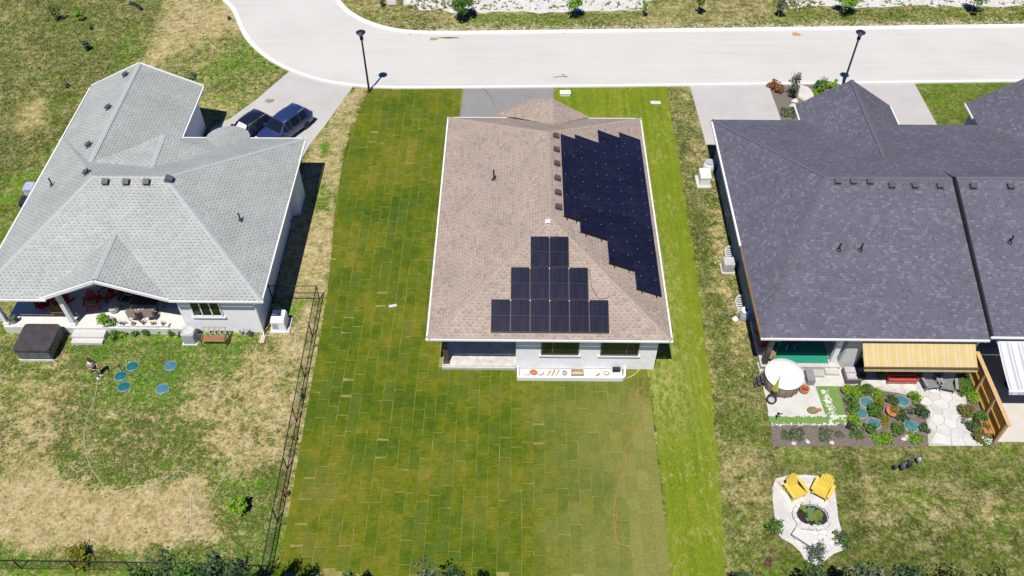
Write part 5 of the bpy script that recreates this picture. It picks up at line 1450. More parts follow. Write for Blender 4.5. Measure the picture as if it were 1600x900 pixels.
for (u,v),lab in (((1131,400),'white corrugated window well above the pale air conditioner'),((1147,478),'white corrugated window well below the pale air conditioner')):
    x,y = G(u,v); x = 14.34; t = thing('window_well', lab, 'window well', (x,y,0), 'window wells of the corner home')
    m = MB(); n = 16; ri = [(x-.62*math.sin(math.pi*k/n)**.8, y-.75*math.cos(math.pi*k/n)) for k in range(n+1)]
    for p,q in zip(ri,ri[1:]): m.raw([(*p,-.0),(*q,-.0),(*q,.28),(*p,.28),(p[0]*.0+x+(p[0]-x)*.93,y+(p[1]-y)*.95,.28),(x+(q[0]-x)*.93,y+(q[1]-y)*.95,.28),(x+(q[0]-x)*.93,y+(q[1]-y)*.95,.02),(x+(p[0]-x)*.93,y+(p[1]-y)*.95,.02)],[(0,1,2,3),(3,2,5,4),(4,5,6,7)])
    part('rim', m, M('well_white',(.72,.72,.70),.5), t)
    m = MB(); m.face([(p[0],p[1],.03) for p in ri]); part('floor', m, M('well_gravel',(.34,.32,.28),.95,var=.4,scale=14), t)
    m = MB()
    for k in range(1,8): yy_ = y-.75+k*.19; w_ = .6*math.sqrt(max(0,1-((yy_-y)/.75)**2)); m.bar((x,yy_,.26),(x-w_,yy_,.26),.035,.02)
    part('grate', m, WHITE, t)
x,y = G(1131,352); m = MB(); m.box(14.2,14.36,y-.2,y+.25,.9,1.4); m.lathe((14.2,y,1.15), [(.0,0),(.14,0),(.14,.14),(0,.16)], 12, axis=Matrix.Rotation(math.radians(-90),3,'Y')); m.tube([(14.28,y-.1,.9),(14.28,y-.3,.3),(14.28,y-1.2,.1)], .03, 5); solo('electric_meter', m, LGREY, 'grey electric meter on the left wall of the charcoal-roofed corner home', 'meter')
x,y = G(1156,500); t = thing('rain_barrel','grey barrel with a black and white lid below the lower window well','barrel',(14.25,y+.1,0))
yb = y+.1
m = MB(); m.lathe((14.1,yb,0), [(.26,0),(.31,.2),(.32,.5),(.27,.8)], 16); part('barrel', m, M('steel_grey',(.40,.44,.50),.5), t)
m = MB(); m.lathe((14.1,yb,.8), [(.29,0),(.29,.05),(.2,.06),(0,.06)], 16); part('lid', m, WHITE, t)
m = MB(); m.lathe((14.1,yb,.865), [(.1,0),(.1,.01),(0,.012)], 12); part('lid_hole', m, BLACKP, t)
m = MB(); m.lathe((13.55,yb-.1,0), [(.16,0),(.2,.1),(.12,.22),(0,.25)], 10); solo('white_stone', m, WHITE, 'white stone on the grass beside the grey barrel', 'stone')
for i,(dx,dy) in enumerate([(14.7,33.9),(14.75,32.9)]):
    m = MB(); m.lathe((dx,dy,.3), [(.14,0),(.2,.14),(.26,.55),(.2,.75),(0,.8)], 12); solo('red_planter', m, RED, ('red urn at the back of the corner home porch','red urn nearer the front of the corner home porch')[i], 'urn', 'red urns on the porch')

# ------------------------------------------------------------------ right house: patio and garden
PATM = M('patio_concrete',(.55,.53,.495),.85,var=.10,scale=1.4,bmp=.08)
sheet('patio', [(1183,566),(1318,566),(1318,604),(1276,605),(1302,664),(1204,664),(1196,620)], .02, PATM)
sheet('garden_bed', None, .016, MULCH, wob(W([(1204,663),(1325,662),(1308,602),(1362,602),(1372,610),(1402,614),(1432,618),(1449,645),(1452,698),(1206,697)]), .05, 4, 3))
walk_px = [(1316,560),(1532,560),(1536,578),(1505,600),(1512,640),(1528,680),(1547,697),(1451,697),(1447,650),(1434,622),(1402,614),(1372,610),(1362,603),(1316,604)]
walk = W(walk_px)
wk = sheet('stone_path', None, .018, JOINT, walk)
def clip(poly, px, py, nx_, ny_):
    out = []
    for i in range(len(poly)):
        a, b = poly[i], poly[(i+1)%len(poly)]
        da = (a[0]-px)*nx_+(a[1]-py)*ny_; db = (b[0]-px)*nx_+(b[1]-py)*ny_
        if da <= 0: out.append(a)
        if (da < 0 < db) or (db < 0 < da): t_ = da/(da-db); out.append((a[0]+(b[0]-a[0])*t_, a[1]+(b[1]-a[1])*t_))
    return out
def crazy(poly, n, seed, relax=2):
    """irregular stones: Voronoi cells clipped to the outline"""
    r = random.Random(seed); xs=[p[0] for p in poly]; ys=[p[1] for p in poly]; pts=[]
    while len(pts) < n:
        p = (r.uniform(min(xs),max(xs)), r.uniform(min(ys),max(ys)))
        if inp(*p, poly): pts.append(p)
    bb = [(min(xs),min(ys)),(max(xs),min(ys)),(max(xs),max(ys)),(min(xs),max(ys))]
    for it in range(relax+1):
        cells = []
        for i,p in enumerate(pts):
            c = bb
            for j,q in enumerate(pts):
                if i != j and (p[0]-q[0])**2+(p[1]-q[1])**2 < 16: c = clip(c,(p[0]+q[0])/2,(p[1]+q[1])/2,q[0]-p[0],q[1]-p[1])
                if len(c) < 3: break
            cells.append(c)
        if it < relax:
            np_ = []
            for p,c in zip(pts,cells):
                if len(c) >= 3:
                    m_ = (sum(a[0] for a in c)/len(c), sum(a[1] for a in c)/len(c)); np_.append(m_ if inp(*m_, poly) else p)
                else: np_.append(p)
            pts = np_
    return list(zip(pts, cells))
def flagstones(parent, poly, n, seed, z, gap=.03, mat=FLAG, name='flagstone'):
    r = random.Random(seed)
    for (cx, cy), c in crazy(poly, n, seed):
        if len(c) < 3: continue
        q = []
        for a in c:
            p = a
            for k in range(12):
                if inp(p[0],p[1],poly): break
                p = (a[0]+(cx-a[0])*(k+1)/12, a[1]+(cy-a[1])*(k+1)/12)
            d = math.hypot(p[0]-cx,p[1]-cy) or 1; f = max(.3,(d-gap)/d)
            q.append((cx+(p[0]-cx)*f, cy+(p[1]-cy)*f))
        m = MB(); m.prism(q, z-.01, z+.02+r.uniform(0,.014), 0, .02)
        part(name, m, mat, parent)
FL2 = [M('flag_a',(.565,.55,.53),.85,var=.12,scale=1.8,bmp=.15),M('flag_b',(.53,.512,.49),.85,var=.12,scale=1.8,bmp=.15),M('flag_c',(.60,.585,.56),.85,var=.1,scale=1.8,bmp=.15)]
class _Pick:
    pass
def flagstones3(parent, poly, n, seed, z, gap=.03, name='flagstone'):
    k0 = set(parent.children); flagstones(parent, poly, n, seed, z, gap, FL2[0], name)
    r = random.Random(seed+1)
    for o in parent.children:
        if o not in k0: o.data.materials[0] = r.choice(FL2)
flagstones3(wk, walk, 85, 5, .022, .02)
# square pavers round the hot tub
pv = bpy.data.objects.get('patio')
m_ = 0
P0 = W([(1183,566),(1318,566),(1318,604),(1276,605),(1302,664),(1204,664),(1196,620)])
for i in range(7):
    for j in range(6):
        x0, y0 = 14.3+i*.9+(.3 if j%2 else 0), 27.6+j*.68
        if inp(x0+.44,y0+.33,P0) and inp(x0+.05,y0+.05,P0) and inp(x0+.83,y0+.6,P0):
            m = MB(); m.prism([(x0+.008,y0+.008),(x0+.885,y0+.008),(x0+.885,y0+.665),(x0+.008,y0+.665)], .014, .032+rr.uniform(0,.006), 0, .006); part('paver', m, PATM, pv)
# strip of artificial turf with white pebbles
tp = W([(1274,604),(1309,604),(1325,663),(1204,664),(1200,651),(1290,650)])
sheet('artificial_turf', None, .045, M('artificial_turf',(.15,.25,.06),.9,var=.2,scale=6,bmp=.4,bscale=60), tp)
pb = MB(); 
for _ in range(520):
    q = rg.random()
    if q < .5: u, v = rg.uniform(1206,1322), rg.choice((rg.gauss(663.5,1.3), rg.gauss(650.5,.8)))
    elif q < .72: u, v = rg.uniform(1296,1322), rg.uniform(650,664); 
    else:
        k = rg.random(); u, v = 1287+k*16+rg.gauss(0,3.2), 610+k*42
    if q < .5 and rg.random() < .35*(1+math.sin(u*.37)): continue
    x,y = G(u,v)
    if .5 <= q < .72 and math.hypot((u-1311)/9,(v-661)/6) < 1: continue
    stone(pb, x, y, rg.uniform(.025,.06), .045)
struct('white_pebbles', pb, M('white_pebble',(.66,.65,.61),.8,var=.1), kind='stuff')

t = thing('hot_tub','large round hot tub with a white cover on the right patio','hot tub',(15.45,30.3,0)); TX,TY = 15.45,30.28
m = MB(); m.lathe((TX,TY,.02), [(.98,0),(1.05,.1),(1.07,.88),(1.02,.92)], 40); part('cabinet', m, BROWN, t, True)
m = MB(); m.lathe((TX,TY,.94), [(1.0,0),(1.10,.0),(1.13,.04),(1.11,.10),(.6,.13),(0,.14)], 40); part('cover', m, M('white_cover',(.82,.82,.81),.5,var=.03), t, True)
m = MB()
for k in range(16): a = k*math.pi/8; m.obox((TX+1.07*math.cos(a),TY+1.07*math.sin(a),.48),(.012*math.cos(a),.012*math.sin(a),0),(-.03*math.sin(a),.03*math.cos(a),0),(0,0,.4))
part('cabinet_ribs', m, M('brown_rib',(.19,.135,.095),.6), t)
m = MB(); m.prism([(14.15,29.9),(14.42,29.9),(14.42,30.75),(14.15,30.75)],0,.02); 
t = thing('tub_steps','black metal rail and steps at the left side of the round hot tub','steps',(14.1,30.3,0))
m = MB()
for k in range(3): m.box(13.85+k*.17,14.02+k*.17,29.95,30.65,.12+.2*k,.15+.2*k)
part('tread', m, DGREY, t)
m = MB()
for yy_ in (29.92,30.68): m = MB(); m.tube([(13.8,yy_,0),(13.8,yy_,.75),(14.3,yy_,1.15),(14.3,yy_,.0)], .02, 5); part('handrail', m, BLACKM, t)
t = thing('closed_parasol','closed lime green parasol standing at the near left of the round hot tub','parasol',(14.55,29.0,0)); qx,qy = G(1206,622)
t.location = (qx,qy,0)
m = MB(); m.tube([(qx,qy,0),(qx,qy,2.15)], .022, 8); part('pole', m, DGREY, t)
m = MB()
for k in range(8):
    a = k*math.pi/4; m.face([(qx,qy,2.1),(qx+.19*math.cos(a),qy+.19*math.sin(a),.75),(qx+.10*math.cos(a+.39),qy+.10*math.sin(a+.39),.85)]); m.face([(qx,qy,2.1),(qx+.10*math.cos(a+.39),qy+.10*math.sin(a+.39),.85),(qx+.19*math.cos(a+.785),qy+.19*math.sin(a+.785),.75)])
part('canopy', m, M('lime_canvas',(.42,.52,.06),.8,var=.15,scale=6), t)
m = MB(); m.lathe((qx,qy,0), [(.28,0),(.28,.06),(.08,.1),(.05,.25)], 14); part('base', m, DGREY, t)
x,y = G(1204,628); t = thing('kettle_grill','small black bowl with a grey lid in front of the round hot tub','grill',(x,y,0))
m = MB(); m.lathe((x,y,.0), [(.1,0),(.26,.15),(.30,.3),(.28,.3),(.2,.22),(0,.2)], 18); part('bowl', m, BLACKP, t); m = MB(); m.lathe((x,y,.22), [(.2,0),(.17,.05),(0,.07)], 14); part('ash', m, GREYP, t)
WICK = M('wicker',(.42,.24,.11),.8,var=.3,scale=14,bmp=.4)
x,y = G(1205,563); patio_chair(14.95,31.95,math.radians(150),WICK,WICK,'tan wicker chair behind the round hot tub by the dark porch post',.3,'chairs at the corner home')
x,y = G(1255,612); t = thing('wicker_basket','round wicker basket at the right side of the round hot tub','basket',(x,y,0))
m = MB(); m.lathe((x,y,.02), [(.2,0),(.28,.15),(.27,.34),(.31,.36),(.23,.34),(.2,.1),(0,.1)], 16); part('basket', m, WICK, t); m = MB(); m.lathe((x,y,.14),[(.2,0),(.14,.08),(0,.1)],10); part('contents', m, RED, t)
m = MB(); x,y = G(1262,592); m.box(x-.2,x+.25,y-.5,y+.35,.02,.5); solo('storage_box', m, M('mauve_grey',(.25,.24,.27),.6), 'grey storage box at the right side of the round hot tub', 'box')
x,y = G(1269,643); 
m = MB(); m.lathe((x,y,.02),[(.16,0),(.25,.12),(.2,.2),(0,.22)],10,sx=1.3); solo('pot_of_moss', m, M('mossy',(.22,.17,.09),.9,var=.5,scale=14), 'brown mossy pot lying on the patio by the green turf strip', 'pot')
m = MB(); m.lathe((x+.42,y+.05,.02),[(.08,0),(.12,.12),(.1,.13),(0,.11)],10); solo('small_clay_pot', m, TERRA, 'small clay pot beside the brown mossy pot', 'pot')
x,y = G(1212,657); t = thing('bird_ornament','dark metal bird ornament on the left end of the green turf strip','ornament',(x,y,.04))
m = MB(); m.tube([(x,y,0),(x,y,.6)], .018, 5); part('stake', m, BLACKM, t); m = MB(); m.lathe((x,y,.6),[(.03,0),(.09,.06),(.05,.16),(.02,.2)],8); m.obox((x+.1,y,.66),(.14,0,.02),(0,.02,0),(0,0,.03)); part('bird', m, BLACKM, t)
# porch contents
m = MB(); m.box(14.95,18.55,31.6,34.5,.3,.315); solo('green_carpet', m, M('green_carpet',(.012,.235,.155),.95,var=.12,scale=6,bmp=.3,bscale=60), 'bright green carpet on the porch of the corner home', 'carpet')
t = thing('round_chair','white wire chair with a round back on the green carpet','chair',(16.4,32.9,.315)); 
m = MB(); ring = [(16.4+.42*math.cos(a),33.1+.12*math.sin(a)*0+.1,1.0+.36*math.sin(a)) for a in [k*.3142 for k in range(21)]]; m.tube(ring, .03, 6, cap=False)
for k in range(5): xx = 16.1+k*.15; m.tube([(xx,33.2,.72),(xx,33.2,1.28)], .014, 4)
part('backrest', m, WHITE, t)
m = MB(); m.lathe((16.4,32.85,.72),[(0,0),(.3,0),(.32,.04),(0,.05)],16); part('seat', m, DGREY, t)
for sx,sy in ((-.22,-.2),(.22,-.2),(-.22,.22),(.22,.22)): m = MB(); m.tube([(16.4+sx*1.2,32.85+sy*1.2,.315),(16.4+sx*.7,32.85+sy*.7,.72)], .022, 5); part('leg', m, WHITE, t)
patio_chair(15.4,33.0,math.radians(100),M('navy_fabric',(.05,.06,.09),.8),LGREY,'dark chair with pale metal arms at the left of the green carpet',.315,'chairs at the corner home')
m = MB(); m.box(18.2,19.0,30.9,31.33,0,.18); solo('stone_step', m, M('step_stone',(.50,.49,.43),.85,var=.15), 'stone step right of the green carpet porch', 'step')
m = MB(); m.box(16.95,18.1,30.75,31.2,.02,.2); solo('stone_block', m, M('block_stone',(.42,.43,.37),.85,var=.15), 'long low stone block before the green carpet porch', 'block')
t = thing('garden_sofa','grey sofa with pale cushions beside the yellow awning','sofa',(19.35,31.0,0))
m = MB(); m.box(19.2,20.1,30.3,31.25,.0,.38); part('base', m, M('sofa_grey',(.11,.10,.10),.7), t); m = MB(); m.box(19.25,19.85,30.35,30.75,.38,.5); m.box(19.25,19.85,30.8,31.2,.38,.5); part('cushion', m, M('pale_cushion',(.45,.43,.43),.8), t)

# awnings
def stripes(name, a, b, w, ax=0, c3=None):
    m, nt, bb = new_mat(name); g = N(nt,'ShaderNodeNewGeometry'); s = N(nt,'ShaderNodeSeparateXYZ'); nt.links.new(g.outputs['Position'], s.inputs[0])
    f = math_(nt,'FRACT',math_(nt,'DIVIDE',s.outputs[ax],w)); c = ramp(nt,f,[(0,a),(.40,a),(.46,b),(.66,b),(.70,c3 or a),(.78,c3 or a),(.82,b),(.95,b),(1,a)])
    c = mixc(nt,1.0,c,ramp(nt,pos_noise(nt,2,4),[(.3,(.94,.94,.94)),(.7,(1.04,1.04,1.04))]),'MULTIPLY')
    nt.links.new(c,bb.inputs['Base Color']); bb.inputs['Roughness'].default_value = .8; return m
def awning(x0, x1, yb, zb, yf, zf, mat, label, frame, nseg=1, name='awning', skew=0):
    t = thing(name, label, 'awning', ((x0+x1)/2, yb, 0), 'retractable awnings')
    w_ = (x1-x0)/nseg; m = MB()
    for i in range(nseg):
        a, b = x0+i*w_, x0+(i+1)*w_; n = 6
        for k in range(n):
            s0, s1 = k/n, (k+1)/n; sg = lambda s: -.05*math.sin(math.pi*s)
            m.face([(a+skew*s0,yb+(yf-yb)*s0,zb+(zf-zb)*s0+sg(s0)),(b+skew*s0,yb+(yf-yb)*s0,zb+(zf-zb)*s0+sg(s0)),(b+skew*s1,yb+(yf-yb)*s1,zb+(zf-zb)*s1+sg(s1)),(a+skew*s1,yb+(yf-yb)*s1,zb+(zf-zb)*s1+sg(s1))])
    part('canopy', m, mat, t)
    m = MB(); m.bar((x0+skew-.04,yf-.03,zf),(x1+skew+.04,yf-.03,zf),.10,.12); part('front_bar', m, frame, t)
    m = MB(); n = 40
    for i in range(n):
        a, b = x0+skew+(x1-x0)*i/n, x0+skew+(x1-x0)*(i+1)/n; d = .20
        m.face([(a,yf-.09,zf-.04),(b,yf-.09,zf-.04),(b,yf-.11,zf-d),((a+b)/2,yf-.115,zf-d-.03),(a,yf-.11,zf-d)])
    part('valance', m, mat, t)
    m = MB(); m.bar((x0,yb+.06,zb+.02),(x1,yb+.06,zb+.02),.14,.16); part('cassette', m, frame, t)
    for s in (x0+.5, x1-.5): m = MB(); m.bar((s,yb,zb-.15),(s+.5,(yb+yf)/2,(zb+zf)/2-.2),.05,.05); m.bar((s+.5,(yb+yf)/2,(zb+zf)/2-.2),(s+skew,yf,zf-.04),.05,.05); part('folding_arm', m, frame, t)
    return t
awning(19.57,25.95,31.12,3.0,29.85,2.25, stripes('yellow_stripes',(.52,.395,.165),(.54,.435,.235),.66,0,(.50,.375,.17)), 'yellow striped awning over the rear patio of the corner home', M('bronze_frame',(.10,.075,.05),.5))
wx0 = G(1557,534,3.1)[0]
awning(wx0,34.5,31.0,3.15,28.25,2.35, stripes('white_stripes',(.70,.70,.72),(.40,.41,.44),.62,0,(.62,.62,.65)), 'white striped awning cut off by the right edge of the picture', WHITE)
# bench, chairs and plants under the yellow awning
t = thing('red_bench','coral red bench at the front edge of the yellow awning','bench',(21.7,29.9,0))
CORAL = M('coral_paint',(.55,.085,.06),.5,var=.1)
bx, byy = G(1407,602)
m = MB()
for k in range(3): m.box(bx-.85,bx+.85,byy+.02+k*.19,byy+.16+k*.19,.42,.46)
part('seat', m, CORAL, t)
m = MB(); m.box(bx-.85,bx+.85,byy+.62,byy+.66,.5,.62); m.box(bx-.85,bx+.85,byy+.66,byy+.70,.7,.85); part('backrest', m, CORAL, t)
for s in (-.85,.82):
    m = MB(); m.box(bx+s,bx+s+.06,byy+.0,byy+.7,.60,.65); part('armrest', m, CORAL, t)
    for dy in (.02,.6): m = MB(); m.box(bx+s,bx+s+.06,byy+dy,byy+dy+.07,.0,.62); part('leg', m, CORAL, t)
m = MB(); m.box(bx-.8,bx+.8,byy-.03,byy+.0,.30,.38); part('apron', m, CORAL, t)
GREYW = M('weathered_grey',(.27,.27,.275),.7,var=.25,scale=8)
a_, b_ = G(1449,606), G(1478,608)
adirondack('grey weathered slatted chair before the yellow awning, left of two', GREYW, (a_[0],a_[1]+.25,.03), math.radians(10), 'grey slatted chairs on the stone path', 1.12)
adirondack('grey weathered slatted chair before the yellow awning, right of two', GREYW, (b_[0],b_[1]+.2,.03), math.radians(-14), 'grey slatted chairs on the stone path', 1.12)
for i,(u,v,r,h,mt,lab) in enumerate([(1345,590,.4,.5,L_DARK,'dark plant at the left end below the yellow awning'),(1372,588,.38,.5,L_MID,'green plant left of the coral red bench'),(1412,584,.42,.7,L_MID,'green plant behind the coral red bench'),(1508,584,.5,.7,L_DARK,'dark plant at the right end below the yellow awning'),(1524,582,.55,.9,L_LIME,'bright shrub at the corner of the wooden fence and yellow awning'),(1533,594,.35,.5,L_YEL,'yellow green plant at the upper wooden fence')]):
    x,y = G(u,v); shrub(x,y,r,h,mt,lab,n=220,s=.085,group='plants under the yellow awning')
# garden bed
bedc = [((1323,613),.42,.45,L_LIME,'yellow green clump at the top left corner of the garden bed'),((1338,616),.45,.5,L_LIME,'second yellow green clump along the top of the garden bed'),((1350,610),.45,.45,L_MID,'green clump at the top of the garden bed by the path'),((1329,627),.42,.5,L_MID,'dark centred clump left of the upper left lid'),((1331,641),.33,.45,L_MID,'green clump left of the middle left lid'),((1371,620),.36,.5,L_LIME,'tall lime clump right of the upper left lid'),((1372,631),.3,.35,L_YEL,'yellowish clump right of the upper left lid, lower one'),((1364,645),.48,.55,L_MID,'large green clump in the middle of the garden bed'),((1334,656),.36,.35,L_LIME,'low light clump at the corner of the turf strip'),((1338,679),.38,.4,L_MID,'round green clump at the lower left of the garden bed'),((1357,674),.40,.45,L_MID,'round green clump below the lower left lid'),((1378,686),.50,.5,L_LIME,'largest bright round clump along the lower edge of the garden bed'),((1383,655),.22,.2,L_YEL,'small yellow cushion plant left of the terracotta bowl, upper one'),((1382,665),.2,.2,L_YEL,'small yellow cushion plant left of the terracotta bowl, lower one'),((1391,627),.36,.4,L_DARK,'dark green clump left of the upper right lid'),((1427,625),.40,.55,L_LIME,'lime clump right of the upper right lid'),((1434,645),.52,.6,L_DARK,'large dark clump beside the stone path'),((1408,655),.38,.45,L_DARK,'dark clump above the lower right lid'),((1402,673),.46,.5,L_MID,'green clump left of the lower right lid'),((1431,687),.40,.3,L_LIME,'low bright clump at the lower right of the garden bed'),((1443,673),.28,.35,L_DARK,'small dark clump at the path edge below the large dark one'),((1402,645),.26,.3,L_GREY,'grey clump right of the terracotta bowl'),((1246,679),.42,.3,L_GREY,'wispy grey lavender clump, left of two in the lower bed'),((1286,679),.42,.3,L_GREY,'wispy grey lavender clump, right of two in the lower bed'),((1228,682),.3,.2,L_GREY,'sparse grey tuft at the left end of the lower bed'),((1310,681),.22,.2,L_GREY,'sparse tuft right of the lavender clumps in the lower bed')]
for px,r,h,mt,lab in bedc:
    x,y = G(*px); shrub(x,y,r*1.3,h*1.1,mt,lab,'plant','bed_plant','plants in the right garden bed',n=int(200+1500*r*r),s=.075,clumps=13)
for (u,v),lab in [((1354,630),'teal blue lid in the garden bed, upper left'),((1344,646),'teal blue lid in the garden bed, middle left'),((1364.5,663),'teal blue lid in the garden bed, lower left'),((1409.5,627),'teal blue lid in the garden bed, upper right by the path'),((1423,666.5),'teal blue lid in the garden bed, lower right by the path')]:
    x,y = G(u,v); t = thing('access_cover',lab,'lid',(x,y,0),'round lids in the right garden bed')
    m = MB(); m.lathe((x,y,.01), [(.36,0),(.36,.07),(.32,.10),(.29,.09),(.06,.12),(0,.12)], 24); part('dome', m, M('steel_teal',(.060,.185,.20),.55,var=.3,scale=5), t)
    m = MB(); m.lathe((x,y,.01), [(.41,0),(.41,.05),(.35,.06),(.35,.02)], 24); part('rim', m, M('sand_rim',(.30,.34,.30),.8), t)
x,y = G(1393,647); potted(x,y,.02,.36,.28,L_YEL,'round terracotta bowl planter in the middle of the garden bed',TERRA,L_RED,seed=44,pr=1.0)
x,y = G(1329,669); m = MB(); m.obox((x,y,.12),(.22,-.16,0),(.1,.14,0),(0,0,.1)); solo('black_box', m, BLACKP, 'small black box in the garden bed by the turf corner', 'box')
for i,(u,v) in enumerate([(1418,682),(1425,680),(1412,686),(1300,692),(1240,693),(1262,690)]):
    x,y = G(u,v); m = MB(); stone(m,x,y,.17,.01); solo('bed_stone', m, FLAG, ['pale stone in the lower bed, largest of the right three','pale stone in the lower bed beneath the lower right lid','pale stone in the lower bed, lowest of the right three','pale stone in the lower bed below the right lavender clump','pale stone at the left of the lower bed edge','pale stone between the lavender clumps at the bed edge'][i], 'stone', 'stones in the garden bed')
# border beside the wooden fence
bord = W([(1505,600),(1540,585),(1583,660),(1560,697),(1547,697),(1528,680),(1512,640)])
sheet('fence_border', None, .014, MULCH, bord)
for px,r,h,mt,fl,lab in [((1499,600),.62,.75,L_MID,L_GREY,'large rounded green shrub right of the grey chairs'),((1503,613),.5,.6,L_MID,None,'green shrub below the large rounded one by the path'),((1517,622),.48,.45,L_LIME,None,'broad leaved hosta between shrubs and the wooden fence'),((1507,644),.62,.6,L_OLIVE,leaf_mat('rust_fl',[(.25,.13,.05),(.20,.16,.03)]),'olive shrub with rusty heads along the stone path'),((1527,653),.48,.55,L_MID,None,'green shrub behind the olive rusty one'),((1520,668),.5,.5,L_DARK,None,'dark green shrub near the lower end of the stone path'),((1527,681),.58,.55,L_OLIVE,leaf_mat('rust_fl',[(.25,.13,.05),(.20,.16,.03)]),'olive shrub at the lower end of the stone path'),((1541,691),.42,.35,L_MID,L_WHITE,'white flowering plant at the foot of the wooden fence'),((1551,645),.34,.6,L_YEL,L_RED,'yellow and rust plant against the wooden fence'),((1556,660),.32,.5,L_YEL,None,'yellow plant near the terracotta trough')]:
    x,y = G(*px); shrub(x,y,r*1.15,h*1.1,mt,lab,'shrub','border_shrub','shrubs along the wooden fence',n=int(220+1500*r*r),s=.08,flowers=fl,clumps=12)
x,y = 26.15,27.1; t = thing('terracotta_trough','orange terracotta trough against the lower end of the wooden fence','planter',(x,y,0)); m = MB(); m.box(x-.2,x+.25,y-.4,y+.4,0,.5); part('trough', m, TERRA, t); m = MB(); leafcloud(m,(x,y,.6),.3,.45,.15,70,.07,91,5); part('foliage', m, L_OLIVE, t)
# wooden fence between the two homes
t = thing('wooden_fence','cedar board fence dividing the two rear patios on the right','fence',(26.6,29,0))
n = 30; y0,y1 = 26.35,31.3
for i in range(n):
    a = y0+(y1-y0)*i/n; h_ = 1.8
    m = MB(); m.box(26.60,26.63,a+.006,a+(y1-y0)/n-.006,.05,h_-.02); part('board', m, WOOD, t)
for yy_ in (26.40,28.05,29.7,31.25):
    m = MB(); m.box(26.47,26.595,yy_-.06,yy_+.06,0,1.84); part('post', m, WOODL, t)
for z in (.3,.98,1.6): m = MB(); m.box(26.53,26.598,26.47,31.18,z-.05,z+.05); part('rail', m, WOOD, t)
m = MB(); m.box(26.46,26.70,26.3,31.35,1.845,1.885); part('cap_rail', m, WOODL, t)
# neighbour's patio at the right edge
sheet('patio', None, .02, M('warm_patio',(.55,.515,.455),.85,var=.08,scale=1.2,bmp=.08), [(26.75,26.45),(40,26.45),(40,33.3),(26.75,33.3)])
t = thing('wicker_armchair','dark round armchair in the shade under the white striped awning','chair',(29,30,0))
m = MB(); m.lathe((29.0,30.3,.02),[(.45,0),(.5,.3),(.5,.42),(0,.42)],18); part('seat', m, BLACKP, t)
m = MB()
for k in range(9): a = math.radians(20+k*17.5); m.obox((29.0+.48*math.cos(a),30.3+.48*math.sin(a),.62),(-.09*math.sin(a),.09*math.cos(a),0),(.03*math.cos(a),.03*math.sin(a),0),(0,0,.22))
part('backrest', m, BLACKP, t)

# ------------------------------------------------------------------ front garden of the corner home
fb = W([(1201,132),(1312,130),(1310,190),(1222,192)]); sheet('front_bed', None, .014, MULCH, fb)
sl_ = W([(1249,134),(1262,138),(1275,150),(1258,160),(1246,152)])
m = MB(); m.prism(sl_, 0, .16, 0, .05); solo('stone_slab', m, FLAG, 'large pale stone slab in the front garden of the corner home', 'stone')
for px,r,h,mt,fl,lab in [((1208,137),.6,.6,L_RED,None,'rust coloured shrub at the kerb end of the front bed'),((1217,144),.6,.6,L_RED,L_OLIVE,'rust and green shrub below the first rusty one'),((1285,139),1.0,.8,L_MID,None,'spreading green juniper behind the garage roof'),((1276,146),.6,.5,L_LIME,None,'light green ground shrub right of the stone slab'),((1299,136),.7,.7,L_LIME,None,'lime shrub nearest the street lamp'),((1226,173),.4,.25,L_GREY,None,'pale tuft in the front bed, upper left of four'),((1228,181),.4,.25,L_GREY,None,'pale tuft in the front bed, lower left of four'),((1238,172),.35,.25,L_GREY,None,'pale tuft in the front bed, upper right of four'),((1239,181),.4,.25,L_GREY,None,'pale tuft in the front bed, lower right of four')]:
    x,y = G(*px); shrub(x,y,r,h,mt,lab,'shrub','front_shrub','front garden shrubs',n=int(150+350*r*r),s=.11,flowers=fl)
x,y = G(1236,152); tree(x,y,2.7,.75,L_GREY,'small tree in the front bed of the corner home',n=480,s=.10,crown0=.15,clumps=11,name='small_tree',tr=.04)
for i,(u,v) in enumerate([(1243,158),(1239,166)]):
    x,y = G(u,v); m = MB(); stone(m,x,y,.35,0); solo('garden_rock', m, FLAG, ('pale upright rock just under the stone slab','pale rock nearest the garage eave in the front bed')[i], 'rock', 'rocks in the front bed')

# ------------------------------------------------------------------ fire pit patio
fp_px = [(1212,748),(1232,743),(1258,742),(1280,744),(1297,751),(1305,768),(1308,795),(1310,812),(1315,830),(1318,850),(1317,860),(1302,866),(1287,878),(1277,884),(1265,883),(1258,876),(1250,862),(1237,850),(1222,842),(1212,830),(1210,805),(1207,780),(1207,762)]
fpp = W(fp_px)
fpo = sheet('fire_pit_patio', None, .02, M('limestone_screening',(.55,.535,.51),.95,var=.16,scale=5,bmp=.4), fpp)
flagstones3(fpo, fpp, 62, 9, .022, .022)
cx,cy = G(1268,808)
t = thing('planter_ring','ring of stones filled with leafy plants at the centre of the small patio','planter',(cx,cy,0))
for k in range(14):
    a = k*2*math.pi/14; m = MB(); c = Vector((cx+.92*math.cos(a), cy+.72*math.sin(a), .12)); m.obox(c,(-.16*math.sin(a)*1.1,.16*math.cos(a),0),(.10*math.cos(a),.10*math.sin(a),0),(0,0,.12)); part('stone', m, FL2[k%3], t)
m = MB(); m.lathe((cx,cy,.03),[(.8,0),(.8,.03),(0,.05)],20,sx=1,sy=.78); part('soil', m, M('black_soil',(.025,.02,.016),.95), t)
r6 = random.Random(6)
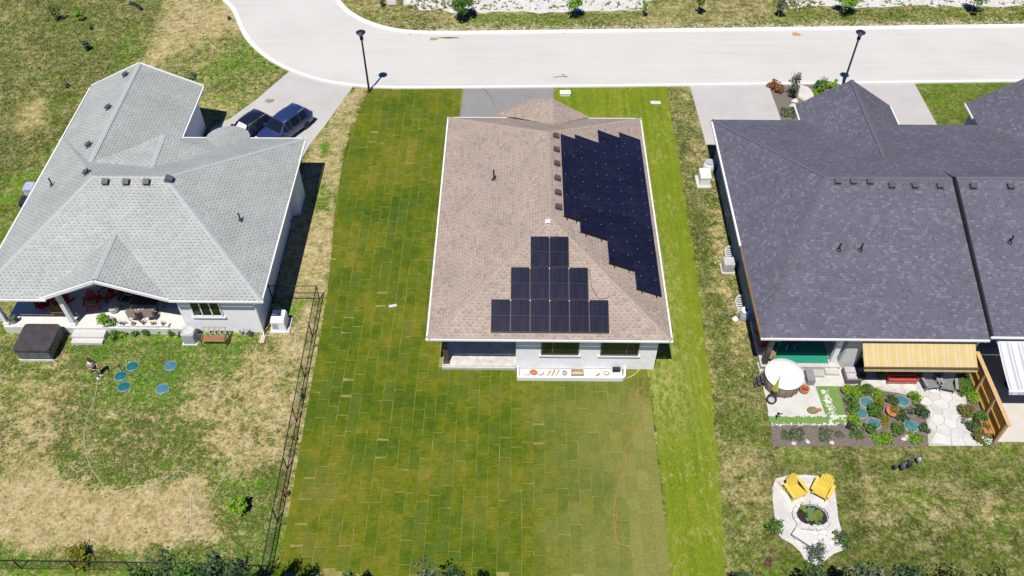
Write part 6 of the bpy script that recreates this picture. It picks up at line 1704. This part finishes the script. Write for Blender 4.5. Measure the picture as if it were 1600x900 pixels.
for k in range(18):
    a = r6.uniform(0,6.28); q = r6.uniform(.1,.72); m = MB(); px0,py0 = cx+q*math.cos(a), cy+q*.75*math.sin(a)
    s = r6.uniform(.13,.24); z = r6.uniform(.18,.34)
    for l in range(5):
        b = l*1.256+r6.random(); d = Vector((math.cos(b),math.sin(b),.12)); sd = Vector((-d.y,d.x,0))
        o_ = Vector((px0,py0,z)); m.face([o_, o_+d*s*.5+sd*s*.42, o_+d*s*1.05, o_+d*s*.5-sd*s*.42])
    part('leaf', m, leaf_mat(*[('lf1',[(.07,.16,.03),(.10,.22,.05)]),('lf2',[(.16,.20,.02),(.22,.24,.03)]),('lf3',[(.12,.24,.09),(.16,.28,.12)])][k%3]), t)
st_ = W([(1245,821),(1262,823),(1290,824),(1291,830),(1262,831),(1244,828)])
for i,(a,b) in enumerate((((1243,821),(1266,829)),((1268,822),(1292,829)))):
    p,q = G(*a),G(*b); m = MB(); m.prism([(p[0],q[1]),(q[0],q[1]),(q[0],p[1]),(p[0],p[1])],0,.2,0,.06); solo('edging_stone', m, FLAG, ('flat stone step before the planter ring, left one','flat stone step before the planter ring, right one')[i], 'stone')
yg = 'yellow slatted chairs on the small patio'
p = G(1237,768); adirondack('yellow slatted chair on the small patio, left of two', YEL, (p[0],p[1],.03), math.radians(24), yg, 1.18)
p = G(1283,768); adirondack('yellow slatted chair on the small patio, right of two', YEL, (p[0],p[1],.03), math.radians(-34), yg, 1.18)
p = G(1253,848); t = thing('stone_bench','pale stone slab bench at the lower edge of the small patio','bench',(p[0],p[1],0))
d = Vector((.78,-.62,0)); s_ = Vector((.62,.78,0)); c = Vector((p[0]+.15,p[1],.44))
m = MB(); m.obox(c, d*.72, s_*.26, (0,0,.05)); part('seat', m, FL2[2], t)
for k in (-.5,.5): m = MB(); m.obox(c+d*k-Vector((0,0,.24)), d*.08, s_*.2, (0,0,.19)); part('leg', m, FLAG, t)
for px,r,h,mt,fl,lab in [((1207,830),.55,1.0,L_MID,None,'green shrub at the left edge of the small patio'),((1311,848),.60,.9,L_MID,L_GREY,'green shrub at the right edge of the small patio'),((1272,870),.62,1.1,L_GREY,leaf_mat('bluefl',[(.12,.11,.35),(.4,.42,.4)]),'grey green shrub with a blue flower at the foot of the small patio'),((1262,888),.4,.5,L_MID,None,'green clump below the foot of the small patio'),((1200,880),.28,.4,leaf_mat('maroon',[(.12,.04,.04),(.2,.09,.06)]),None,'small maroon plant left of the patio foot')]:
    x,y = G(*px); shrub(x,y,r,h,mt,lab,'shrub','patio_shrub','shrubs round the small patio',n=int(220+500*r*r),s=.07,flowers=fl,clumps=14)
# dark ornaments on the rear lawn
for i,(u,v,r,mt,lab) in enumerate([(1395,735,.13,BLACKP,'smallest black ball ornament on the rear lawn, leftmost of four'),(1407,735,.2,DGREY,'dark ball ornament second from the left on the rear lawn'),(1416,731,.22,BLACKP,'largest black ball ornament, third from the left on the rear lawn'),(1432,724,.17,SILVER,'silvery ornament at the right end of the four on the rear lawn')]):
    x,y = G(u,v); t = thing('garden_ornament', lab, 'ornament', (x,y,0), 'ball ornaments on the rear lawn')
    m = MB(); m.tube([(x,y,0),(x,y,.35)],.014,5); part('stake', m, BLACKM, t)
    m = MB(); m.lathe((x,y,.2),[(.02,0),(r*.8,r*.5),(r,r*1.2),(r*.7,r*2),(.02,r*2.4)],12,sx=.75); part('ball', m, mt, t, True)
    m = MB(); m.obox((x+.05,y+.05,.22+r*2.2),(.1,.05,.03),(-.03,.06,0),(0,0,.015)); part('fin', m, DGREY, t)

# ------------------------------------------------------------------ trees along the bottom edge: only their tops reach into the picture
for (u,v),h,cr,mt,lab,n_ in [((222,908),7.6,.7,L_MID,'green tree top at the left end of the bottom left group',600),((262,903),8.2,.75,L_DARK,'dark tree top second from the left in the bottom left group',800),((300,898),9.2,.8,L_MID,'green tree top in the middle of the bottom left group',800),((340,902),9.6,.8,L_DARK,'dark tree top fourth from the left in the bottom left group',900),((376,916),9.4,.75,L_DARK,'dark tree top at the right end of the bottom left group',800),
        ((668,918),6.6,1.2,L_GREY,'pale green tree top breaking the bottom edge at the centre left',1300),((712,925),7.4,1.0,L_DARK,'dark tree top beside the pale green one at the bottom edge',1600),((545,908),3.2,.55,L_MID,'small leafy tree top at the bottom edge on the sod lawn side',600),
        ((1352,905),6.8,.85,L_GREY,'spiky grey green tree top at the bottom edge right of the small patio',800),((1160,915),5.0,.55,L_DARK,'narrow dark conifer top at the bottom edge beside the mown strip',1300),((1470,910),7.0,1.1,L_OLIVE,'olive tree top at the bottom right edge, left one',1000),((1550,912),6.6,.95,L_OLIVE,'olive tree top at the bottom right edge, right one',800),((1415,925),7.6,1.1,L_DARK,'dark tree top mostly below the frame right of the small patio',1600),((1268,915),5.2,.7,L_DARK,'dark tree top just below the foot of the small patio',900)]:
    zc = h*.72; x,y = G(u,v,zc); tree(x,y,h,cr,mt,lab,'trees along the bottom edge',n_,.10,crown0=.42,clumps=20)
